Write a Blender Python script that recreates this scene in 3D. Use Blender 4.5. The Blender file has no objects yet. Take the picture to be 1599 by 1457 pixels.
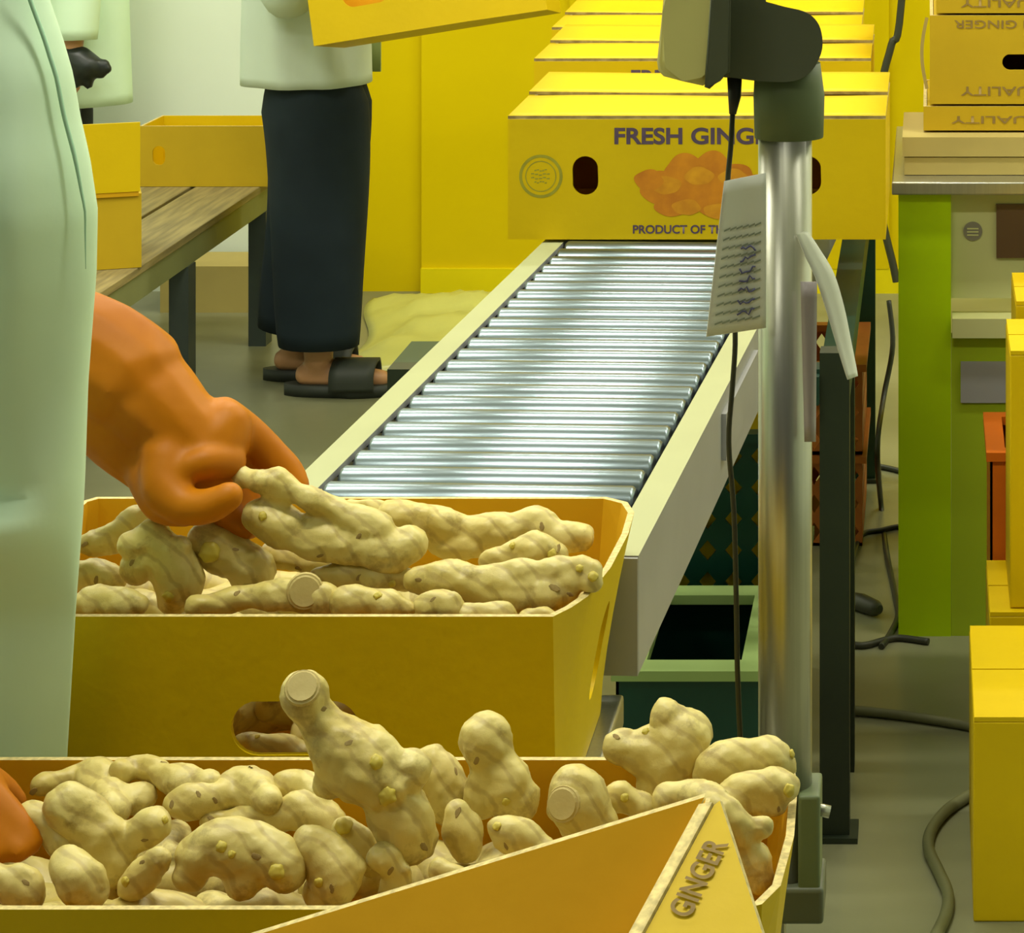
import bpy, bmesh, math, random
from mathutils import Vector, Matrix, noise
from mathutils.bvhtree import BVHTree
random.seed(11)
SC = bpy.context.scene
COL = SC.collection
PI = math.pi

# ------------------------------------------------------------------ camera, light, exposure
F, PX, PY, H = 4000.0, 1450.0, -400.0, 1.55      # focal length in px, principal point, eye height
cam = bpy.data.objects.new('camera', bpy.data.cameras.new('camera'))
COL.objects.link(cam)
cam.location = (0, 0, H)
cam.rotation_euler = (PI / 2, 0, 0)
cam.data.sensor_fit = 'HORIZONTAL'
cam.data.sensor_width = 36.0
cam.data.lens = 36.0 * F / 1599.0
cam.data.shift_x = (799.5 - PX) / 1599.0
cam.data.shift_y = -(728.5 - PY) / 1599.0
cam.data.clip_start = 0.05
SC.camera = cam
SC.view_settings.view_transform = 'Standard'
SC.view_settings.look = 'None'
SC.view_settings.gamma = 1.0
SC.view_settings.exposure = -0.25
w = bpy.data.worlds.new('world')
SC.world = w
w.use_nodes = True
w.node_tree.nodes['Background'].inputs[0].default_value = (1.0, 1.0, 0.86, 1)
w.node_tree.nodes['Background'].inputs[1].default_value = 0.07
LIGHT_COL = (1.0, 0.98, 0.84)
LIGHTS = [(-2.3, 2.0, 20), (-0.55, 2.0, 38), (1.2, 2.0, 3),
          (-2.4, 3.9, 30), (-0.6, 3.9, 29), (1.2, 3.9, 30),
          (-2.4, 5.8, 34), (-0.6, 5.8, 30), (1.2, 5.8, 32), (-1.4, 0.2, 9)]
CEIL = 3.1


# ------------------------------------------------------------------ helpers
def P(x, y, d):
    """point at picture position x, y and distance d in front of the camera plane"""
    return Vector(((x - PX) * d / F, d, H - (y - PY) * d / F))


def DZ(y, z):
    return (H - z) * F / (y - PY)


def PZ(x, y, z):
    return P(x, y, DZ(y, z))


WL = {}


def lin(c):
    return tuple(((v / 255.0) / 12.92 if v / 255.0 <= 0.04045 else ((v / 255.0 + 0.055) / 1.055) ** 2.4) for v in c)


def mat(name, rgb, rough=0.6, metal=0.0, var=0.12, scale=6.0, bump=0.0, bscale=40.0, rgb2=None, coat=0.0,
        detail=4.0, emit=None, trans=0.0, stretch=None, sss=0.0, spec=0.5):
    m = bpy.data.materials.new(name)
    m.use_nodes = True
    nt = m.node_tree
    b = nt.nodes['Principled BSDF']
    c = lin(rgb)
    c2 = lin(rgb2) if rgb2 else tuple(v * (1 - var) for v in c)
    tc = nt.nodes.new('ShaderNodeTexCoord')
    src = tc.outputs['Object']
    if stretch:
        mp = nt.nodes.new('ShaderNodeMapping')
        mp.inputs['Scale'].default_value = stretch
        nt.links.new(src, mp.inputs['Vector'])
        src = mp.outputs['Vector']
    n = nt.nodes.new('ShaderNodeTexNoise')
    n.inputs['Scale'].default_value = scale
    n.inputs['Detail'].default_value = detail
    nt.links.new(src, n.inputs['Vector'])
    r = nt.nodes.new('ShaderNodeValToRGB')
    r.color_ramp.elements[0].position = 0.36
    r.color_ramp.elements[1].position = 0.64
    r.color_ramp.elements[0].color = (*c2, 1)
    r.color_ramp.elements[1].color = (*c, 1)
    nt.links.new(n.outputs['Fac'], r.inputs['Fac'])
    nt.links.new(r.outputs['Color'], b.inputs['Base Color'])
    b.inputs['Roughness'].default_value = rough
    b.inputs['Metallic'].default_value = metal
    b.inputs['Specular IOR Level'].default_value = spec
    if coat:
        b.inputs['Coat Weight'].default_value = coat
        b.inputs['Coat Roughness'].default_value = 0.25
    if trans:
        b.inputs['Transmission Weight'].default_value = trans
    if sss:
        b.inputs['Subsurface Weight'].default_value = sss
        b.inputs['Subsurface Radius'].default_value = (0.012, 0.008, 0.004)
    if emit:
        b.inputs['Emission Color'].default_value = (*emit[0], 1)
        b.inputs['Emission Strength'].default_value = emit[1]
    if bump:
        n2 = nt.nodes.new('ShaderNodeTexNoise')
        n2.inputs['Scale'].default_value = bscale
        n2.inputs['Detail'].default_value = 5
        nt.links.new(src, n2.inputs['Vector'])
        bp = nt.nodes.new('ShaderNodeBump')
        bp.inputs['Strength'].default_value = bump
        bp.inputs['Distance'].default_value = 0.01
        nt.links.new(n2.outputs['Fac'], bp.inputs['Height'])
        nt.links.new(bp.outputs['Normal'], b.inputs['Normal'])
    return m


M = {}
M['carton'] = mat('yellow_printed_board', (219, 186, 4), 0.5, var=0.05, scale=5, bump=0.05, bscale=60, spec=0.22)
M['carton_dull'] = mat('dull_printed_board', (196, 164, 30), 0.6, var=0.08, scale=5, bump=0.05, spec=0.22)
M['carton_in'] = mat('inner_board', (212, 160, 14), 0.65, var=0.06, scale=6, bump=0.05, spec=0.22)
M['cut'] = mat('corrugated_cut_edge', (226, 206, 138), 0.8, var=0.35, scale=180)
M['kraft'] = mat('kraft_board', (186, 168, 100), 0.75, var=0.1, scale=6, spec=0.22)
M['ink'] = mat('violet_ink', (92, 72, 96), 0.6, var=0.25, scale=60)
M['ink_faint'] = mat('faded_ink', (150, 122, 60), 0.7, var=0.2, scale=60)
M['ink_green'] = mat('green_ink', (168, 160, 38), 0.6, var=0.2, scale=50)
M['art'] = mat('orange_ink', (222, 142, 6), 0.55, scale=22, rgb2=(196, 116, 4))
M['art_light'] = mat('light_orange_ink', (228, 160, 12), 0.55, scale=30, rgb2=(205, 132, 4))
M['wall_yellow'] = mat('yellow_wall_paint', (216, 190, 1), 0.32, var=0.05, scale=1.2, spec=0.22)
M['wall_white'] = mat('white_wall_paint', (234, 244, 226), 0.6, var=0.04, scale=1.0)
M['trim_yellow'] = mat('yellow_skirting_paint', (226, 208, 10), 0.35, var=0.05, spec=0.22)
M['ceiling'] = mat('ceiling_paint', (230, 232, 216), 0.8, var=0.03)
M['floor'] = mat('grey_green_concrete', (140, 140, 106), 0.34, scale=1.7, rgb2=(112, 114, 84), bump=0.04, bscale=14)
M['steel'] = mat('brushed_steel', (190, 190, 176), 0.33, 0.9, var=0.1, scale=5, stretch=(60, 60, 1))
M['roller'] = mat('zinc_roller', (136, 150, 158), 0.28, 0.95, var=0.12, scale=5, stretch=(1.5, 60, 60))
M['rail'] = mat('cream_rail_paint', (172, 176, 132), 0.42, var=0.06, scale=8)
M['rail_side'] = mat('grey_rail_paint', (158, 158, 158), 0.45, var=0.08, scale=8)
M['dark'] = mat('black_plastic', (34, 36, 32), 0.5, var=0.2)
M['greenmetal'] = mat('dark_green_paint', (26, 62, 48), 0.4, var=0.2, scale=8)
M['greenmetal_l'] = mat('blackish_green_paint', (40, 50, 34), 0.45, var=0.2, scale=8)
M['crate_green'] = mat('dark_green_plastic', (18, 66, 54), 0.32, var=0.15)
M['crate_rim'] = mat('pale_green_plastic', (168, 194, 120), 0.35, var=0.08)
M['crate_orange'] = mat('orange_plastic', (222, 112, 24), 0.4, var=0.12, scale=10, spec=0.22)
M['crate_rust'] = mat('rust_orange_plastic', (172, 98, 40), 0.5, var=0.2, scale=14, spec=0.22)
M['lime'] = mat('lime_green_paint', (176, 210, 6), 0.38, var=0.1, scale=4, spec=0.22)
M['olive'] = mat('olive_green_paint', (166, 190, 38), 0.42, var=0.1, scale=4, spec=0.22)
M['cabinet'] = mat('off_white_enamel', (196, 198, 140), 0.4, var=0.04)
M['brown'] = mat('brown_panel', (98, 72, 44), 0.5, var=0.1)
M['emblem'] = mat('grey_violet_print', (132, 128, 112), 0.5, var=0.1)
M['paper'] = mat('white_paper', (244, 246, 232), 0.7, var=0.04)
M['pen'] = mat('blue_pen', (112, 112, 160), 0.7, var=0.1)
M['rule'] = mat('grey_print_lines', (160, 168, 150), 0.7, var=0.1)
M['sleeve_plastic'] = mat('violet_grey_plastic', (170, 160, 160), 0.3, var=0.1)
M['ind_shell'] = mat('beige_indicator_shell', (246, 240, 158), 0.4, var=0.05)
M['ind_dark'] = mat('dark_grey_bracket', (98, 104, 82), 0.5, var=0.1)
M['ind_neck'] = mat('green_grey_sleeve', (108, 122, 84), 0.55, var=0.1)
M['coat'] = mat('mint_cotton', (218, 246, 214), 0.75, var=0.06, scale=5, bump=0.1, bscale=14, spec=0.22)
M['coat_pale'] = mat('pale_green_cotton', (206, 222, 206), 0.75, var=0.05, scale=5, bump=0.1, bscale=14, spec=0.22)
M['coat_shadow'] = mat('shaded_coat_cloth', (146, 162, 96), 0.8, var=0.1)
M['crease_shade'] = mat('green_crease_shade', (176, 222, 188), 0.75, var=0.1)
M['trouser'] = mat('navy_black_cloth', (32, 44, 50), 0.8, var=0.25, scale=6, spec=0.22)
M['trouser2'] = mat('black_cloth', (30, 32, 34), 0.8, var=0.2)
M['skin'] = mat('skin', (196, 146, 100), 0.5, var=0.1, sss=0.1)
M['hair'] = mat('hair_net', (60, 70, 60), 0.8)
M['rubber_orange'] = mat('orange_rubber', (194, 118, 0), 0.5, scale=7, rgb2=(172, 98, 0), bump=0.08, bscale=18, spec=0.22)
M['rubber_black'] = mat('black_rubber', (28, 36, 32), 0.4, var=0.2)
M['sandal'] = mat('dark_sandal_foam', (46, 52, 42), 0.6, var=0.2)
M['wood'] = mat('worn_plank', (158, 142, 90), 0.65, scale=5, rgb2=(124, 112, 72), stretch=(14, 1, 14), bump=0.1)
M['tableframe'] = mat('grey_green_rail', (128, 132, 86), 0.55, var=0.1)
M['tableleg'] = mat('slate_leg', (62, 72, 68), 0.5, var=0.15)
M['sack'] = mat('cream_plastic_film', (204, 204, 112), 0.3, var=0.1, scale=5, bump=0.3, bscale=10)
M['cable'] = mat('dark_cable', (58, 60, 40), 0.5, var=0.2)
M['hose'] = mat('olive_grey_hose', (108, 110, 72), 0.5, var=0.15)
M['lamp'] = mat('lamp_diffuser', (250, 250, 240), 0.4, emit=((1, .98, .85), 6.0))
M['lamp_body'] = mat('lamp_body', (220, 220, 210), 0.4)
M['bud'] = mat('yellow_ginger_bud', (214, 196, 62), 0.5, scale=30, rgb2=(190, 172, 76))
M['cutface'] = mat('cut_ginger_face', (212, 194, 128), 0.6, scale=18, rgb2=(184, 164, 98), bump=0.1, bscale=60)
M['scar'] = mat('brown_scar_and_flap_shade', (172, 150, 88), 0.8, scale=60, rgb2=(136, 114, 64))


def ginger_mat():
    m = mat('ginger_skin', (226, 212, 138), 0.45, scale=13, rgb2=(200, 180, 96), detail=6)
    nt = m.node_tree
    b = nt.nodes['Principled BSDF']
    ramp = [n for n in nt.nodes if n.type == 'VALTORGB'][0]
    tc = [n for n in nt.nodes if n.type == 'TEX_COORD'][0]
    # small darker flecks of soil and skin
    n3 = nt.nodes.new('ShaderNodeTexNoise')
    n3.inputs['Scale'].default_value = 34
    n3.inputs['Detail'].default_value = 8
    n3.inputs['Roughness'].default_value = 0.65
    nt.links.new(tc.outputs['Object'], n3.inputs['Vector'])
    r3 = nt.nodes.new('ShaderNodeValToRGB')
    r3.color_ramp.elements[0].position = 0.54
    r3.color_ramp.elements[1].position = 0.76
    nt.links.new(n3.outputs['Fac'], r3.inputs['Fac'])
    mx = nt.nodes.new('ShaderNodeMix')
    mx.data_type = 'RGBA'
    mx.inputs[7].default_value = (*lin((128, 104, 52)), 1)
    nt.links.new(r3.outputs['Color'], mx.inputs[0])
    nt.links.new(ramp.outputs['Color'], mx.inputs[6])
    nt.links.new(mx.outputs[2], b.inputs['Base Color'])
    # growth rings as bump
    wv = nt.nodes.new('ShaderNodeTexWave')
    wv.inputs['Scale'].default_value = 20
    wv.bands_direction = 'DIAGONAL'
    wv.inputs['Distortion'].default_value = 4.0
    wv.inputs['Detail'].default_value = 3
    wv.inputs['Detail Scale'].default_value = 1.4
    nt.links.new(tc.outputs['Object'], wv.inputs['Vector'])
    r4 = nt.nodes.new('ShaderNodeValToRGB')
    r4.color_ramp.elements[0].position = 0.02
    r4.color_ramp.elements[0].color = (.42, .42, .42, 1)
    r4.color_ramp.elements[1].position = 0.16
    r4.color_ramp.elements[1].color = (0, 0, 0, 1)
    nt.links.new(wv.outputs['Fac'], r4.inputs['Fac'])
    mx2 = nt.nodes.new('ShaderNodeMix')
    mx2.data_type = 'RGBA'
    mx2.inputs[7].default_value = (*lin((158, 132, 72)), 1)
    nt.links.new(r4.outputs['Color'], mx2.inputs[0])
    nt.links.new(mx.outputs[2], mx2.inputs[6])
    nt.links.new(mx2.outputs[2], b.inputs['Base Color'])
    ad = nt.nodes.new('ShaderNodeMath')
    ad.operation = 'ADD'
    nt.links.new(wv.outputs['Fac'], ad.inputs[0])
    nt.links.new(n3.outputs['Fac'], ad.inputs[1])
    bp = nt.nodes.new('ShaderNodeBump')
    bp.inputs['Strength'].default_value = 0.35
    bp.inputs['Distance'].default_value = 0.003
    nt.links.new(ad.outputs[0], bp.inputs['Height'])
    nt.links.new(bp.outputs['Normal'], b.inputs['Normal'])
    b.inputs['Subsurface Weight'].default_value = 0.08
    b.inputs['Subsurface Radius'].default_value = (0.01, 0.007, 0.003)
    return m


M['ginger'] = ginger_mat()


class MB:
    """collects shapes into one mesh, world coordinates"""

    def __init__(s):
        s.bm = bmesh.new()

    def box(s, x0, x1, y0, y1, z0, z1, mi=0, mx=None, bevel=0.0):
        r = bmesh.ops.create_cube(s.bm, size=1.0)
        vs = r['verts']
        for v in vs:
            v.co = Vector(((x0 + x1) / 2 + v.co.x * (x1 - x0), (y0 + y1) / 2 + v.co.y * (y1 - y0),
                           (z0 + z1) / 2 + v.co.z * (z1 - z0)))
        fs = list({f for v in vs for f in v.link_faces})
        for f in fs:
            f.material_index = mi
        if bevel:
            es = list({e for v in vs for e in v.link_edges})
            rr = bmesh.ops.bevel(s.bm, geom=es, offset=bevel, segments=3, affect='EDGES', profile=0.6)
            vs = list({v for f in rr['faces'] for v in f.verts} | {v for v in vs if v.is_valid})
            for f in rr['faces']:
                f.material_index = mi
                f.smooth = True
        if mx is not None:
            for v in vs:
                v.co = mx @ v.co
        return s

    def poly(s, pts, mi=0):
        f = s.bm.faces.new([s.bm.verts.new(p) for p in pts])
        f.material_index = mi
        return s

    def tube(s, path, r, n=12, mi=0, cap=True, ry=None, up=None, fold=None):
        """loft along a path; r is a number or a list; ry a second radius list; fold(t, a) scales the radius"""
        k = len(path)
        rs = r if isinstance(r, (list, tuple)) else [r] * k
        rys = ry if ry is not None else rs
        rings = []
        prev = up or Vector((0.13, -0.2, 1))
        for i, p in enumerate(path):
            t = (path[min(i + 1, k - 1)] - path[max(i - 1, 0)]).normalized()
            a = prev - t * prev.dot(t)
            if a.length < 1e-4:
                a = t.orthogonal()
            a.normalize()
            if not up:
                prev = a
            b = t.cross(a)
            ring = []
            for j in range(n):
                an = 2 * PI * j / n
                q = fold(i / (k - 1), an) if fold else 1.0
                ring.append(s.bm.verts.new(p + (a * math.cos(an) * rs[i] + b * math.sin(an) * rys[i]) * q))
            rings.append(ring)
        for i in range(k - 1):
            for j in range(n):
                f = s.bm.faces.new((rings[i][j], rings[i][(j + 1) % n], rings[i + 1][(j + 1) % n], rings[i + 1][j]))
                f.smooth = True
                f.material_index = mi
        if cap:
            for rg in (rings[0][::-1], rings[-1]):
                f = s.bm.faces.new(rg)
                f.material_index = mi
        return s

    def rings(s, rings, mi=0, cap=True):
        n = len(rings[0])
        vr = [[s.bm.verts.new(p) for p in rg] for rg in rings]
        for i in range(len(vr) - 1):
            for j in range(n):
                f = s.bm.faces.new((vr[i][j], vr[i][(j + 1) % n], vr[i + 1][(j + 1) % n], vr[i + 1][j]))
                f.smooth = True
                f.material_index = mi
        if cap:
            for rg in (vr[0][::-1], vr[-1]):
                s.bm.faces.new(rg).material_index = mi
        return s

    def grid(s, pts, thick=0.0, mi=0):
        """pts[i][j] world points as a sheet, thickened along its normals"""
        ni, nj = len(pts), len(pts[0])
        if thick == 0.0:
            v = [[s.bm.verts.new(p) for p in row] for row in pts]
            for i in range(ni - 1):
                for j in range(nj - 1):
                    f = s.bm.faces.new((v[i][j], v[i + 1][j], v[i + 1][j + 1], v[i][j + 1]))
                    f.smooth = True
                    f.material_index = mi
            return s
        nrm = []
        for i in range(ni):
            row = []
            for j in range(nj):
                a = pts[min(i + 1, ni - 1)][j] - pts[max(i - 1, 0)][j]
                b = pts[i][min(j + 1, nj - 1)] - pts[i][max(j - 1, 0)]
                row.append(a.cross(b).normalized())
            nrm.append(row)
        A = [[s.bm.verts.new(pts[i][j]) for j in range(nj)] for i in range(ni)]
        B = [[s.bm.verts.new(pts[i][j] + nrm[i][j] * thick) for j in range(nj)] for i in range(ni)]
        for i in range(ni - 1):
            for j in range(nj - 1):
                for V, rev in ((A, True), (B, False)):
                    q = [V[i][j], V[i + 1][j], V[i + 1][j + 1], V[i][j + 1]]
                    f = s.bm.faces.new(q[::-1] if rev else q)
                    f.smooth = True
                    f.material_index = mi
        per = [(i, 0) for i in range(ni)] + [(ni - 1, j) for j in range(1, nj)] + [(i, nj - 1) for i in range(ni - 2, -1, -1)] + [(0, j) for j in range(nj - 2, 0, -1)]
        for k in range(len(per)):
            (a, b), (c, d) = per[k], per[(k + 1) % len(per)]
            s.bm.faces.new((A[a][b], A[c][d], B[c][d], B[a][b])).material_index = mi
        return s

    def mesh(s, name):
        bmesh.ops.recalc_face_normals(s.bm, faces=s.bm.faces)
        me = bpy.data.meshes.new(name)
        s.bm.to_mesh(me)
        s.bm.free()
        return me


def link(name, me, mats, parent=None):
    """link a mesh given in world coordinates; its origin goes to the middle of its base"""
    if isinstance(me, MB):
        me = me.mesh(name)
    if not isinstance(mats, (list, tuple)):
        mats = [mats]
    for i, m in enumerate(mats):
        if i < len(me.materials):
            me.materials[i] = m
        else:
            me.materials.append(m)
    o = bpy.data.objects.new(name, me)
    COL.objects.link(o)
    xs = [v.co.x for v in me.vertices]
    ys = [v.co.y for v in me.vertices]
    zs = [v.co.z for v in me.vertices]
    base = Vector(((min(xs) + max(xs)) / 2, (min(ys) + max(ys)) / 2, min(zs)))
    me.transform(Matrix.Translation(-base))
    WL[o.name] = base
    if parent:
        o.parent = parent
        o.location = base - WL[parent.name]
    else:
        o.location = base
    return o


def tag(o, label, cat, group=None):
    o['label'] = label
    o['category'] = cat
    if group:
        o['group'] = group
    return o


def thing(name, label, cat, loc, group=None):
    o = bpy.data.objects.new(name, None)
    COL.objects.link(o)
    o.empty_display_size = 0.05
    o.location = loc
    WL[o.name] = Vector(loc)
    return tag(o, label, cat, group)


def struct(name, mb, m):
    o = link(name, mb, m)
    o['kind'] = 'structure'
    return o


def apply_mods(o):
    dg = bpy.context.evaluated_depsgraph_get()
    dg.update()
    me = bpy.data.meshes.new_from_object(o.evaluated_get(dg))
    return me


def spheres_mesh(balls, voxel, smooth=5, sub=2):
    """one continuous skin around many balls (centre, radius)"""
    bm = bmesh.new()
    for c, r in balls:
        bmesh.ops.create_icosphere(bm, subdivisions=sub, radius=r, matrix=Matrix.Translation(c))
    me = bpy.data.meshes.new('tmp')
    bm.to_mesh(me)
    bm.free()
    o = bpy.data.objects.new('tmp', me)
    COL.objects.link(o)
    md = o.modifiers.new('r', 'REMESH')
    md.mode = 'VOXEL'
    md.voxel_size = voxel
    md.use_smooth_shade = True
    sm = o.modifiers.new('s', 'SMOOTH')
    sm.factor = 0.5
    sm.iterations = smooth
    out = apply_mods(o)
    bpy.data.objects.remove(o)
    bpy.data.meshes.remove(me)
    return out


def chain(pts, knob=0.0, step=0.45, seed=0):
    """balls along a polyline of (Vector, radius)"""
    rnd = random.Random(seed)
    out = []
    ph = rnd.random() * 6
    dist = 0.0
    if len(pts) == 1:
        return [pts[0]]
    for (a, ra), (b, rb) in zip(pts, pts[1:]):
        L = (b - a).length
        n = max(2, int(L / (step * min(ra, rb))) + 1)
        for i in range(n):
            t = i / n
            r = ra + (rb - ra) * t
            k = 1 + knob * math.sin(ph + (dist + L * t) / (0.5 * (ra + rb)) * 2.1)
            out.append((a.lerp(b, t), r * k))
        dist += L
    out.append(pts[-1])
    return out


def smooth_path(pts, n=6):
    """Catmull-Rom through points (Vectors)"""
    out = []
    k = len(pts)
    for i in range(k - 1):
        p0, p1, p2, p3 = pts[max(i - 1, 0)], pts[i], pts[i + 1], pts[min(i + 2, k - 1)]
        for j in range(n):
            t = j / n
            out.append(0.5 * ((2 * p1) + (p2 - p0) * t + (2 * p0 - 5 * p1 + 4 * p2 - p3) * t * t + (3 * p1 - p0 - 3 * p2 + p3) * t ** 3))
    out.append(pts[-1])
    return out


def text_mesh(body, size, width, mx, extr=0.0004, bold=0.0):
    """lettering as a mesh, centred, scaled to a width, moved by mx (x right, y up)"""
    cu = bpy.data.curves.new('t', 'FONT')
    cu.body = body
    cu.size = 1.0
    cu.extrude = 0.0
    cu.offset = bold
    cu.align_x = 'CENTER'
    cu.align_y = 'CENTER'
    o = bpy.data.objects.new('t', cu)
    COL.objects.link(o)
    me = apply_mods(o)
    bpy.data.objects.remove(o)
    xs = [v.co.x for v in me.vertices]
    ys = [v.co.y for v in me.vertices]
    kx = width / (max(xs) - min(xs))
    ky = size / (max(ys) - min(ys))
    cx, cy = (max(xs) + min(xs)) / 2, (max(ys) + min(ys)) / 2
    for v in me.vertices:
        v.co = mx @ Vector(((v.co.x - cx) * kx, (v.co.y - cy) * ky, extr))
    return me


def face_mx(origin, right, up):
    r, u = Vector(right).normalized(), Vector(up).normalized()
    n = r.cross(u)
    return Matrix(((r.x, u.x, n.x, origin[0]), (r.y, u.y, n.y, origin[1]), (r.z, u.z, n.z, origin[2]), (0, 0, 0, 1)))


def slot_prism(center, right, up, w_, h_, depth):
    """rounded slot used to cut a handle hole"""
    mx = face_mx(center, right, up)
    r = min(w_, h_) / 2
    pts = []
    for k in range(24):
        a = 2 * PI * k / 24
        x = math.cos(a) * r + (w_ / 2 - r) * (1 if math.cos(a) > 0 else -1)
        y = math.sin(a) * r + (h_ / 2 - r) * (1 if math.sin(a) > 0 else -1)
        pts.append((x, y))
    bm = bmesh.new()
    A = [bm.verts.new(mx @ Vector((x, y, -depth))) for x, y in pts]
    B = [bm.verts.new(mx @ Vector((x, y, depth))) for x, y in pts]
    n = len(pts)
    bm.faces.new(A[::-1])
    bm.faces.new(B)
    for k in range(n):
        bm.faces.new((A[k], A[(k + 1) % n], B[(k + 1) % n], B[k]))
    bmesh.ops.recalc_face_normals(bm, faces=bm.faces)
    me = bpy.data.meshes.new('cut')
    bm.to_mesh(me)
    bm.free()
    return me


def cut_holes(me, prisms, mats):
    o = bpy.data.objects.new('tmp', me)
    for m in mats:
        if len(me.materials) < len(mats):
            me.materials.append(m)
    COL.objects.link(o)
    cs = []
    for p in prisms:
        c = bpy.data.objects.new('cutter', p)
        COL.objects.link(c)
        b = o.modifiers.new('b', 'BOOLEAN')
        b.operation = 'DIFFERENCE'
        b.solver = 'EXACT'
        b.object = c
        cs.append(c)
    out = apply_mods(o)
    for p in out.polygons:
        p.use_smooth = True
    out.set_sharp_from_angle(angle=math.radians(24))
    bpy.data.objects.remove(o)
    for c in cs:
        bpy.data.objects.remove(c)
    return out


def open_carton_mesh(top, bot, z1, z0, th=0.006, rows=5):
    """open tray from a top and a bottom outline (lists of x, y, same count, counter-clockwise)"""
    n = len(top)

    def inset(o):
        out = []
        for i in range(n):
            p, a, b = Vector(o[i]), Vector(o[i - 1]), Vector(o[(i + 1) % n])
            d1, d2 = (p - a).normalized(), (b - p).normalized()
            n1, n2 = Vector((-d1.y, d1.x)), Vector((-d2.y, d2.x))
            m_ = (n1 + n2).normalized()
            out.append(p + m_ * th / max(0.35, m_.dot(n1)))
        return out
    ti, bi = inset(top), inset(bot)
    bm = bmesh.new()

    def ring(o, z):
        return [bm.verts.new((p[0], p[1], z)) for p in o]

    def mix(a, b, t):
        return [Vector(a[i]) * t + Vector(b[i]) * (1 - t) for i in range(n)]
    outer = [ring(mix(top, bot, (k / rows) ** 1.4), z0 + (z1 - z0) * k / rows) for k in range(rows + 1)]
    inner = [ring(mix(ti, bi, (k / rows) ** 1.4), z0 + th + (z1 - z0 - th) * k / rows) for k in range(rows + 1)]
    for R, mi, rev in ((outer, 0, False), (inner, 1, True)):
        for k in range(rows):
            for j in range(n):
                q = [R[k][j], R[k][(j + 1) % n], R[k + 1][(j + 1) % n], R[k + 1][j]]
                f = bm.faces.new(q[::-1] if rev else q)
                f.material_index = mi
    for j in range(n):
        f = bm.faces.new((outer[-1][j], outer[-1][(j + 1) % n], inner[-1][(j + 1) % n], inner[-1][j]))
        f.material_index = 2
    bm.faces.new(outer[0][::-1]).material_index = 0
    bm.faces.new(inner[0]).material_index = 1
    bmesh.ops.recalc_face_normals(bm, faces=bm.faces)
    me = bpy.data.meshes.new('carton_body')
    bm.to_mesh(me)
    bm.free()
    return me


CM = [M['carton'], M['carton_in'], M['cut']]


# ------------------------------------------------------------------ room
WALL_Y = DZ(455, 0.0)
XL, XR, Y0 = -3.7, 2.3, -1.2
struct('floor', MB().box(XL, XR, Y0, WALL_Y + .1, -0.1, 0.0), M['floor'])
xb = (480 - PX) * WALL_Y / F
struct('wall_back', MB().box(xb, XR, WALL_Y, WALL_Y + .1, 0, CEIL), M['wall_yellow'])
struct('wall_back_left', MB().box(XL, xb, WALL_Y, WALL_Y + .1, 0, CEIL), M['wall_white'])
struct('wall_left', MB().box(XL - .1, XL, Y0, WALL_Y, 0, CEIL), M['wall_white'])
struct('wall_right', MB().box(XR, XR + .1, Y0, WALL_Y, 0, CEIL), M['wall_white'])
struct('ceiling', MB().box(XL, XR, Y0, WALL_Y, CEIL, CEIL + .1), M['ceiling'])
xs = (660 - PX) * WALL_Y / F
# overlapping sheets of the yellow wall
struct('trim_1', MB().box(xs, XR, WALL_Y - .018, WALL_Y, 0.07, CEIL), M['wall_yellow'])
struct('baseboard_back', MB().box(xs, XR, WALL_Y - .03, WALL_Y, 0, 0.07), M['trim_yellow'])
xs2 = (892 - PX) * WALL_Y / F
struct('trim_2', MB().box(xs2, xs2 + .9, WALL_Y - .032, WALL_Y - .018, 0.07, CEIL), M['wall_yellow'])

for i, (lx, ly, e) in enumerate(LIGHTS):
    t = thing('ceiling_light', 'fluorescent ceiling light out of view above the room', 'ceiling light', (lx, ly, CEIL - .07), 'ceiling lights')
    link('lamp_housing', MB().box(lx - .62, lx + .62, ly - .1, ly + .1, CEIL - .04, CEIL), M['lamp_body'], t)
    link('lamp_tube', MB().box(lx - .6, lx + .6, ly - .06, ly + .06, CEIL - .07, CEIL - .04), M['lamp'], t)
    la = bpy.data.lights.new('lamp_light', 'AREA')
    la.shape = 'RECTANGLE'
    la.size, la.size_y = 1.2, 0.14
    la.energy = e
    la.color = LIGHT_COL
    lo = bpy.data.objects.new('lamp_light', la)
    COL.objects.link(lo)
    lo.parent = t
    lo.location = (0, 0, -0.01)

# ------------------------------------------------------------------ roller conveyor
SL = 0.052


def cl(d):
    return -0.662 + SL * (d - 2.69)


CON0, CON1 = 2.45, 5.45
cdir = Vector((SL, 1, 0)).normalized()
cnor = Vector((cdir.y, -cdir.x, 0))
CZ = 0.78


def cpt(s, d, z):
    """point s metres right of the conveyor's left edge, at distance d"""
    return Vector((cl(d), d, 0)) + cnor * s + Vector((0, 0, z))


conv = thing('roller_conveyor', 'long gravity roller conveyor with cream side rails and shiny steel rollers', 'conveyor', cpt(0.2, CON0, 0))
WC = 0.40


def rail(name, prof, mats, d0, d1):
    mb = MB()
    rings = [[cpt(s, d, z) for s, z in prof] for d in (d0, d1)]
    mb.rings(rings)
    for f in mb.bm.faces:
        f.smooth = False
        f.material_index = 0 if f.normal.length == 0 else 0
    bmesh.ops.recalc_face_normals(mb.bm, faces=mb.bm.faces)
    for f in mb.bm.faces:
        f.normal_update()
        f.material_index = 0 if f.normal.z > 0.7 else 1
    return link(name, mb, mats, conv)


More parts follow.
